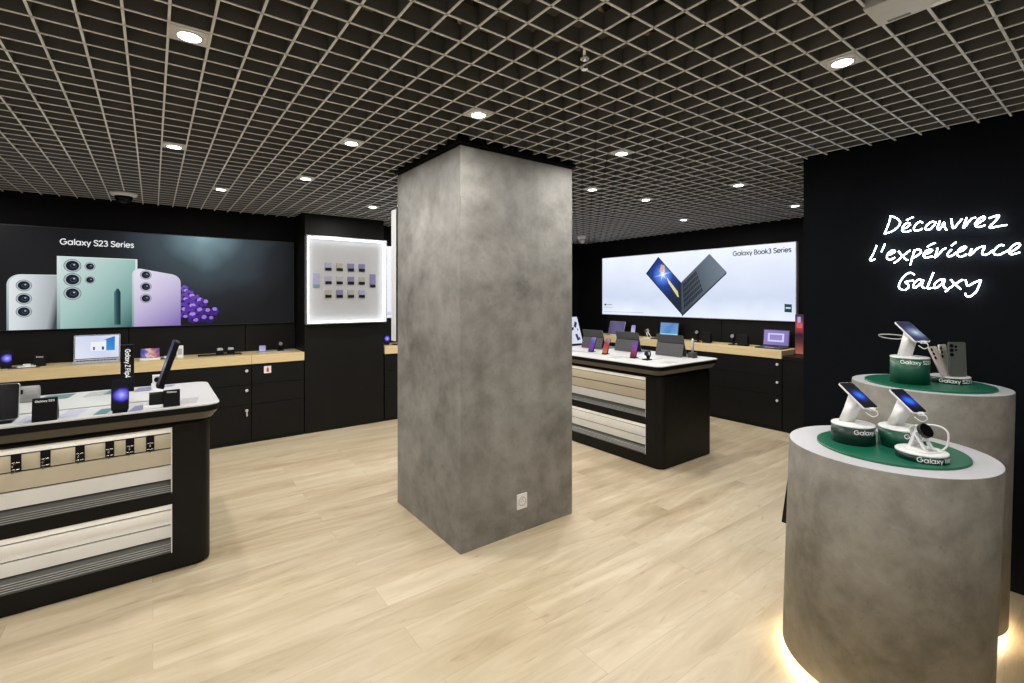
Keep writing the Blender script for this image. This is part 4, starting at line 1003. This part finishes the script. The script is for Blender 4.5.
bm = new(); vprism(bm, rrect(-.055, -.136, .055, -.118, .004), -.016, .016); obj('clamp', bm, 'black', t)
t = thing('tablet_stand', 'black holder on a white tray under the leaning tablet, left island', 'stand', (.014, 3.245, T1))
bm = new(); box(bm, (-.055, -.075, 0), (.055, .06, .012)); obj('tray', bm, 'white', t, bevel=.002)
bm = new(); xprism(bm, [(-.045, .012), (.045, .012), (.035, .068), (-.03, .068)], -.030, .034); obj('holder', bm, 'black', t, bevel=.002)
placard(.082, 3.195, T1, FR, .074, .088, .07, 'black placard with white print under the leaning tablet, left island', LN('Galaxy'))

# ---- oak worktop at the left wall
standing_phone(-.985, 5.76, TC, FR, 'phone with a violet planet screen on the left oak worktop, at the frame edge', 'scr_violet', tilt=8, group='phones standing on the left worktops')
t = placard(-.785, 5.80, TC, FR, .075, .095, .06, 'small black placard with white print left of the silver laptop', [('Galaxy', 0, .80, .010)])
t = thing('charging_pad', 'white flat charging pad on a dark tray, left of the silver laptop', 'charger', (-.862, 5.735, TC))
bm = new(); box(bm, (-.10, -.05, 0), (.09, .05, .004)); obj('tray', bm, 'grey_dark', t)
bm = new(); prism(bm, rrect(-.055, -.032, .06, .036, .02), .004, .014, bev=.003); obj('pad', bm, 'white', t)
bm = new(); prism(bm, rrect(-.02, -.012, .028, .018, .01), .014, .030, bev=.003); obj('earbud_case', bm, 'white', t)
def laptop(x, y, z, yaw, label, screen, w=.32, lid=.215, ang=14, body='alu', group='open laptops on the oak worktops'):
    t = thing('laptop', label, 'laptop', (x, y, z), yaw+PI/2, group)
    bm = new(); prism(bm, rrect(-w/2, -.105, w/2, .105, .008, 4), .002, .016); obj('base', bm, body, t, bevel=.0015)
    bm = new()
    for r_ in range(5):
        for c_ in range(12): box(bm, (-w*.43+c_*w*.072, -.012+r_*.019, .016), (-w*.43+c_*w*.072+w*.062, .003+r_*.019, .0172))
    obj('keyboard', bm, 'grey_dark', t)
    bm = new(); box(bm, (-.05, -.092, .016), (.05, -.028, .0164)); obj('touchpad', bm, 'grey_light', t)
    Tm = Matrix.Translation((0, .103, .014)) @ Matrix.Rotation(math.radians(-ang), 4, 'X')
    bm = new(); vprism(bm, rrect(-w/2, 0, w/2, lid, .007, 4), -.003, .003); l = obj('lid', bm, body, t, T=Tm, bevel=.001)
    bm = new(); vprism(bm, rrect(-w/2+.005, .010, w/2-.005, lid-.005, .004, 4), -.0036, -.003); b = obj('bezel', bm, 'black', l)
    bm = new(); y = -.0040; a, b_, c, d = -w/2+.009, .016, w/2-.009, lid-.009
    face2d(bm, [(a, b_), (c, b_), (c, d), (a, d)], y, 0)
    screen[1](bm, a, b_, c, d, y)
    obj('screen', bm, screen[0], l)
    return t
def pic_window(bm, a, b, c, d, y):
    W, Hh = c-a, d-b
    q = lambda u0, v0, u1, v1, k, mi: face2d(bm, [(a+W*u0, b+Hh*v0), (a+W*u1, b+Hh*v0), (a+W*u1, b+Hh*v1), (a+W*u0, b+Hh*v1)], y-.0002*k, mi)
    face2d(bm, [(a+W*.62, b+Hh*.80), (a+W*.90, b+Hh*.95), (a+W*.90, b+Hh*.32), (a+W*.70, b+Hh*.32), (a+W*.70, b+Hh*.80)], y-.0002, 1)
    q(.34, .32, .70, .72, 2, 2); q(.40, .36, .44, .50, 3, 3); q(.60, .36, .65, .50, 3, 3)
def pic_frame(bm, a, b, c, d, y):
    W, Hh = c-a, d-b
    q = lambda u0, v0, u1, v1, k, mi: face2d(bm, [(a+W*u0, b+Hh*v0), (a+W*u1, b+Hh*v0), (a+W*u1, b+Hh*v1), (a+W*u0, b+Hh*v1)], y-.0002*k, mi)
    q(.16, .22, .82, .80, 1, 1); q(.24, .34, .74, .70, 2, 2)
def pic_plain(bm, a, b, c, d, y):
    W, Hh = c-a, d-b
    face2d(bm, [(a, b+Hh*.1), (c, b+Hh*.1), (c, b+Hh*.24), (a, b+Hh*.24)], y-.0002, 1)
flat_ = lambda n, c: lit(n, (0, 0), (1, 0), [(0, c), (1, c)])
laptop(-.414, 5.80, TC, FR, 'open silver laptop with pale blue screen, on the left oak worktop', ([lit('screen_pale', (-.15, .05), (.15, .2), [(0, C(222, 226, 242)), (.5, C(206, 214, 236)), (1, C(224, 226, 244))], wob=.4), lit('screen_azure', (0, .05), (.15, .2), [(0, C(70, 160, 220)), (1, C(20, 110, 196))]), flat_('screen_paper', C(236, 238, 248)), flat_('screen_ink', C(40, 50, 96))], pic_window), w=.33, lid=.235, ang=10)
t = thing('folding_phone', 'unfolded phone with a colourful picture on a white base, right of the tall black sign', 'phone', (-.02, 5.76, TC))
bm = new(); box(bm, (-.08, -.05, 0), (.08, .05, .018)); obj('base', bm, 'white', t, bevel=.002)
Tm = Matrix.Translation((0, .012, .018+.043)) @ Matrix.Rotation(math.radians(-25), 4, 'X')
phone_parts(t, .150, .095, 'black', lit('screen_swirl', (-.07, -.04), (.07, .03), [(0, C(44, 50, 130)), (.3, C(120, 110, 180)), (.5, C(216, 190, 190)), (.7, C(190, 110, 90)), (1, C(90, 76, 150))], wob=1.6), T=Tm)
t = thing('mini_display', 'small white upright box behind the leaning tablet, on the left oak worktop', 'box', (.215, 5.78, TC))
bm = new(); box(bm, (-.028, -.02, 0), (.028, .02, .118)); obj('shell', bm, 'white', t, bevel=.003)
bm = new(); face2d(bm, [(-.018, .03), (.018, .03), (.018, .09), (-.018, .09)], -.0205); obj('print', bm, 'grey_light', t)
t = thing('earbuds', 'white earbuds on a flat dark tray left of the small white box', 'earbuds', (.115, 5.75, TC))
bm = new(); prism(bm, rrect(-.06, -.045, .04, .045, .008), 0, .006); obj('tray', bm, 'grey_dark', t)
bm = new(); prism(bm, rrect(-.03, -.02, .025, .02, .012), .006, .026, bev=.006); obj('case', bm, 'white', t)
t = thing('display_tray', 'black display tray carrying two earbud cases, left worktop', 'tray', (.555, 5.745, TC))
bm = new(); box(bm, (-.19, -.062, 0), (.19, .062, .012)); obj('plate', bm, 'black', t, bevel=.002)
bm = new(); box(bm, (-.185, -.0625, .002), (.185, -.062, .008)); obj('front_strip', bm, 'grey_mid', t)
root = None
for x, lab in ((.553, 'grey earbud case on a black cube, left one on the black tray'), (.650, 'grey earbud case on a black cube, right one on the black tray')):
    if root is None:
        root = thing('earbud_case', lab, 'earbuds', (x, 5.75, TC+.012), group='earbud cases on the black tray')
        bm = new(); box(bm, (-.032, -.032, 0), (.032, .032, .040)); obj('cube', bm, 'black', root, bevel=.002)
        bm = new(); prism(bm, rrect(-.026, -.026, .026, .026, .012), .040, .062, bev=.006); obj('case', bm, 'grey_light', root)
    else: dup(root, lab, (x, 5.75, TC+.012))
t = thing('display_tray', 'thin grey tray under the flip phone and small watch, by the black pillar', 'tray', (1.07, 5.75, TC))
bm = new(); box(bm, (-.17, -.06, 0), (.17, .06, .008)); obj('plate', bm, 'grey_light', t, bevel=.002)
t = thing('flip_phone', 'half-folded lilac flip phone standing on the thin grey tray', 'phone', (.948, 5.76, TC+.008), math.radians(-15))
bm = new()
for T_, in ((Matrix.Translation((0, 0, .0)) @ Matrix.Rotation(math.radians(-12), 4, 'X'),), (Matrix.Translation((0, .0145, .069)) @ Matrix.Rotation(math.radians(200), 4, 'X'),)):
    vprism(bm, rrect(-.034, 0, .034, .07, .006), -.0035, .0035, T=T_)
obj('phone_body', bm, 'black', t)
bm = new(); T_ = Matrix.Rotation(math.radians(-12), 4, 'X'); vprism(bm, rrect(-.031, .003, .031, .067, .005), -.0042, -.0035, T=T_); obj('screen', bm, M['scr_lilac'], t)
def stand_watch(x, y, z, yaw, label, group=None, dial='black_gloss', h=.075, s=1.):
    t = thing('smartwatch', label, 'watch', (x, y, z), yaw+PI/2, group)
    bm = new(); prism(bm, rrect(-.032*s, -.03*s, .032*s, .045*s, .012*s), 0, .010); obj('foot', bm, 'black', t, bevel=.001)
    bm = new(); xprism(bm, [(.02*s, .010), (.036*s, .010), (.022*s, h), (.010*s, h)], -.010*s, .010*s); obj('post', bm, 'black', t)
    Tm = Matrix.Translation((0, .002, h)) @ Matrix.Rotation(math.radians(-20), 4, 'X')
    bm = new(); vprism(bm, circ(0, 0, .021*s, 32), -.006, .006, smooth=True); c = obj('watch_case', bm, 'black_metal', t, T=Tm)
    bm = new(); vprism(bm, circ(0, 0, .018*s, 32), -.0075, -.006); obj('dial', bm, dial, c)
    bm = new(); tube(bm, [(0, .006+.05*s*(1-math.cos(a))/2, .031*s*math.sin(a)) for a in [2*PI*k/20 for k in range(20)]], .0065*s, seg=6, closed=True); obj('strap', bm, 'black', c)
    return t
stand_watch(1.130, 5.765, TC+.008, FR, 'small black watch with a pale dial on the thin grey tray, by the black pillar', dial='grey_mid')
# ---- worktop seen between the pillar and the column
standing_phone(2.345, 5.74, TC, math.radians(-110), 'phone with a violet screen on the worktop between pillar and column', 'scr_violet', h=.14, group='phones standing on the left worktops')
t = thing('display_tray', 'dark tray on the worktop between the black pillar and the column', 'tray', (2.52, 5.70, TC))
bm = new(); box(bm, (-.11, -.06, 0), (.14, .06, .010)); obj('plate', bm, 'black', t, bevel=.002)
bm = new(); box(bm, (-.02, -.0, .010), (.05, .03, .040)); obj('cradle', bm, 'black', t, bevel=.002)

# ---- right island
XF = math.radians(180)
GP = 'phones standing on the right island'
standing_phone(3.74, 3.585, T1, XF, 'phone with a violet-blue screen, farthest of three on the right island', 'scr_purple', h=.160, tilt=22, group=GP)
standing_phone(3.715, 3.365, T1, XF, 'phone with a red and orange screen on the right island', 'scr_red', h=.160, tilt=22, group=GP)
standing_phone(3.705, 2.995, T1, XF, 'phone with a magenta screen, nearest of three on the right island', 'scr_magenta', h=.160, tilt=18, group=GP)
stand_watch(3.70, 2.835, T1, XF, 'black watch on its stand at the near end of the right island', h=.060, s=1.05)
root = None
for x, y, lab in ((4.19, 2.885, 'tablet in a charcoal folding cover seen from behind, nearest on the right island'), (4.17, 3.41, 'tablet in a charcoal folding cover seen from behind, middle one on the right island'), (4.10, 3.85, 'tablet in a charcoal folding cover seen from behind, farthest on the right island')):
    if root is None:
        root = thing('tablet', lab, 'tablet', (x, y, T1), PI/2, 'tablets in charcoal covers on the right island')
        Tm = Matrix.Translation((0, .0, .013)) @ Matrix.Rotation(math.radians(-17), 4, 'X')
        bm = new(); vprism(bm, rrect(-.152, 0, .152, .207, .010), -.006, -.001); obj('tablet_body', bm, 'alu', root, T=Tm)
        bm = new(); vprism(bm, rrect(-.144, .006, .144, .201, .006), -.0066, -.006); obj('screen', bm, 'scr_lilac', root, T=Tm)
        bm = new(); vprism(bm, rrect(-.155, -.002, .155, .210, .010), -.001, .004); obj('cover', bm, 'grey_dark', root, T=Tm, bevel=.001)
        bm = new(); vprism(bm, rrect(-.155, -.130, .155, 0, .004), -.002, .002); obj('kickstand', bm, M['grey_mid2'] if 'grey_mid2' in M else pbr('charcoal_flap', (.062, .062, .064), .6, noise=.12), root, T=Matrix.Translation((0, .048, .127)) @ Matrix.Rotation(math.radians(14), 4, 'X'), bevel=.001)
        bm = new(); prism(bm, rrect(-.145, -.20, .145, -.0, .008), 0, .006); obj('keyboard', bm, 'grey_dark', root)
        bm = new()
        for r_ in range(5):
            for c_ in range(12): box(bm, (-.128+c_*.0215, -.03-r_*.02-.016, .006), (-.128+c_*.0215+.0185, -.03-r_*.02, .0068))
        obj('keys', bm, 'grey_mid', root)
    else: dup(root, lab, (x, y, T1))
t = thing('stylus_stand', 'white stylus upright in a dark grey block, beside the nearest tablet on the right island', 'stylus', (4.20, 2.672, T1))
bm = new(); box(bm, (-.034, -.030, 0), (.034, .030, .050)); obj('block', bm, 'grey_dark', t, bevel=.002)
bm = new(); tube(bm, [(0, 0, .045), (0, 0, .155), (0, 0, .185)], [.012, .012, .008], seg=12); obj('stylus', bm, 'grey_light', t)
t = thing('poster_stand', 'white picture board in a black frame at the far end of the right island', 'sign', (4.085, 4.175, T1), math.radians(0))
Tm = Matrix.Translation((0, 0, .004)) @ Matrix.Rotation(math.radians(-19), 4, 'X')
bm = new(); vprism(bm, rrect(-.150, 0, .150, .365, .004), 0, .012); fr_ = obj('frame', bm, 'black', t, T=Tm)
bm = new(); face2d(bm, [(-.143, .022), (.143, .022), (.143, .358), (-.143, .358)], -.0006, 0)
for cx, cz, w_, h_, a_ in ((.085, .26, .040, .075, -.5), (.105, .195, .016, .026, 0), (.07, .10, .040, .080, .2), (.105, .085, .018, .03, 0), (-.06, .24, .07, .1, .3)):
    face2d(bm, [(cx+x*math.cos(a_)-z*math.sin(a_), cz+x*math.sin(a_)+z*math.cos(a_)) for x, z in ((-w_/2, -h_/2), (w_/2, -h_/2), (w_/2, h_/2), (-w_/2, h_/2))], -.0012, 1)
obj('print', bm, [flat_('board_white', C(214, 218, 236)), flat_('board_ink', C(44, 46, 92))], fr_)
bm = new(); xprism(bm, [(.05, .22), (.055, .22), (.125, .0), (.118, .0)], -.03, .03); obj('back_leg', bm, 'black', t)
GR = 'flat cards lying on the right island'
for x0, y0, x1, y1, lab in ((3.66, 2.56, 3.80, 2.66, 'grey card at the near corner of the right island'), (3.55, 3.08, 3.66, 3.20, 'grey card between two phones on the right island'), (3.56, 3.70, 3.68, 3.86, 'grey card at the far end of the right island'), (4.02, 3.18, 4.20, 3.27, 'lilac card between two tablets on the right island')):
    card(x0, y0, x1, y1, T1, 'lilac' if 'lilac' in lab else 'grey_card', lab, GR)

# ---- oak worktop under the laptop picture
t = thing('tablet', 'violet-grey tablet on a white stand, far end of the right oak worktop', 'tablet', (5.80, 5.03, TC), XF+PI/2, 'tablets on the right oak worktop')
Tm = Matrix.Translation((0, .03, .012+.105)) @ Matrix.Rotation(math.radians(-15), 4, 'X')
phone_parts(t, .31, .205, 'alu', lit('screen_dim_violet', (-.15, -.1), (.15, .1), [(0, C(70, 66, 100)), (.5, C(98, 92, 128)), (1, C(84, 80, 120))], wob=.5), T=Tm, r=.010)
foot(t, .2, .10, .012, 'white', Matrix.Translation((0, .04, 0)))
bm = new(); xprism(bm, [(.045, .012), (.085, .012), (.075, .13), (.060, .13)], -.03, .03); obj('prop', bm, 'white', t)
standing_phone(5.80, 4.70, TC, XF, 'slim phone with a lilac screen on the right oak worktop, beside the violet-grey tablet', 'scr_lilac', h=.165, tilt=12, body='white', base='white', group='phones standing on the right worktop')
t = thing('smartwatch', 'white watch on a slanted stand on the right oak worktop', 'watch', (5.80, 4.42, TC), XF+PI/2)
bm = new(); prism(bm, rrect(-.06, -.05, .06, .05, .02), 0, .010); obj('foot', bm, 'white', t)
bm = new(); tube(bm, [(-.02, .02, .01), (-.02, .0, .085)], .008, seg=8); tube(bm, [(-.01, .0, .10), (.055, .01, .012)], .006, seg=8); obj('easel', bm, 'white', t)
bm = new(); vprism(bm, circ(-.02, .10, .021, 28), -.012, .0); tube(bm, [(-.02, .005+.022*(1-math.cos(a)), .10+.026*math.sin(a)) for a in [2*PI*k/18 for k in range(18)]], .006, seg=6, closed=True); obj('watch_case', bm, 'white_metal', t)
bm = new(); vprism(bm, circ(-.02, .10, .017, 28), -.0135, -.012); obj('dial', bm, 'black_gloss', t)
laptop(5.80, 4.14, TC, XF, 'open laptop with a sky-blue screen on the right oak worktop, behind the nearest tablet', ([lit('screen_sky', (-.15, .2), (.15, .02), [(0, C(122, 160, 206)), (.5, C(78, 128, 190)), (1, C(120, 170, 214))], wob=.6), flat_('screen_cyan', C(130, 214, 236))], pic_plain), w=.31, lid=.225, ang=8, body='grey_dark')
laptop(5.80, 2.665, TC, XF, 'open laptop with a violet screen at the right end of the oak worktop', ([lit('screen_violet_grey', (-.15, .2), (.15, .02), [(0, C(150, 130, 196)), (1, C(124, 108, 172))]), flat_('screen_violet_pale', C(206, 206, 244)), flat_('screen_violet_mid', C(150, 134, 196))], pic_frame), w=.30, lid=.20, ang=8, body='grey_dark')
stand_watch(5.80, 3.63, TC, XF, 'black watch on a stand, left one below the laptop picture', 'watches on the right oak worktop', dial='grey_mid', h=.13, s=1.25)
placard(5.80, 3.48, TC, XF, .11, .14, .07, 'black placard right of the left watch, below the laptop picture', [], group='dark placards on the right worktop')
stand_watch(5.80, 3.14, TC, XF, 'black watch with a pale dial on a stand, right one below the laptop picture', 'watches on the right oak worktop', dial='grey_mid', h=.11, s=1.25)
placard(5.80, 3.00, TC, XF, .12, .14, .07, 'black placard left of the violet laptop, right oak worktop', [], group='dark placards on the right worktop')
t = thing('poster_stand', 'narrow upright red and violet picture box at the end of the right oak worktop', 'sign', (5.93, 2.405, .845), XF+PI/2)
bm = new(); box(bm, (-.045, -.03, 0), (.045, .03, .455)); obj('case', bm, 'grey_dark', t, bevel=.002)
bm = new(); y = -.0306
face2d(bm, [(-.040, .008), (.040, .008), (.040, .447), (-.040, .447)], y, 0)
face2d(bm, [(-.028, .30), (.034, .30), (.034, .355), (-.028, .355)], y-.0003, 1); face2d(bm, rrect(-.02, .36, .016, .43, .006), y-.0003, 2)
obj('print', bm, [lit('strip_red', (0, 0), (0, .45), [(0, C(226, 130, 100)), (.3, C(120, 60, 66)), (.5, C(60, 30, 50)), (.62, C(190, 70, 80)), (.78, C(200, 84, 92)), (1, C(60, 44, 90))], strength=.55), flat_('strip_pink', C(214, 90, 96)), flat_('strip_lilac', C(176, 160, 214))], t)

# ------------------------------------------------------------------ camera, world, colour
cam = bpy.data.cameras.new('camera'); co = bpy.data.objects.new('camera', cam); COL.objects.link(co)
co.location = (0, 0, 1.5); co.rotation_euler = (PI/2, 0, -math.atan2(.6, .8))
cam.sensor_fit = 'HORIZONTAL'; cam.sensor_width = 36; cam.lens = 479/1024*36; cam.shift_y = -44.5/1024; cam.clip_start = .02
S.camera = co
w = bpy.data.worlds.new('world'); S.world = w; w.use_nodes = True
bg = w.node_tree.nodes['Background']; bg.inputs[0].default_value = (1., .975, .94, 1); bg.inputs[1].default_value = .22
S.view_settings.view_transform = 'Standard'; S.view_settings.look = 'None'; S.view_settings.exposure = 0.
S.cycles.use_denoising = True; S.cycles.max_bounces = 8; S.cycles.diffuse_bounces = 4; S.cycles.caustics_reflective = False; S.cycles.caustics_refractive = False
S.cycles.sample_clamp_indirect = 6
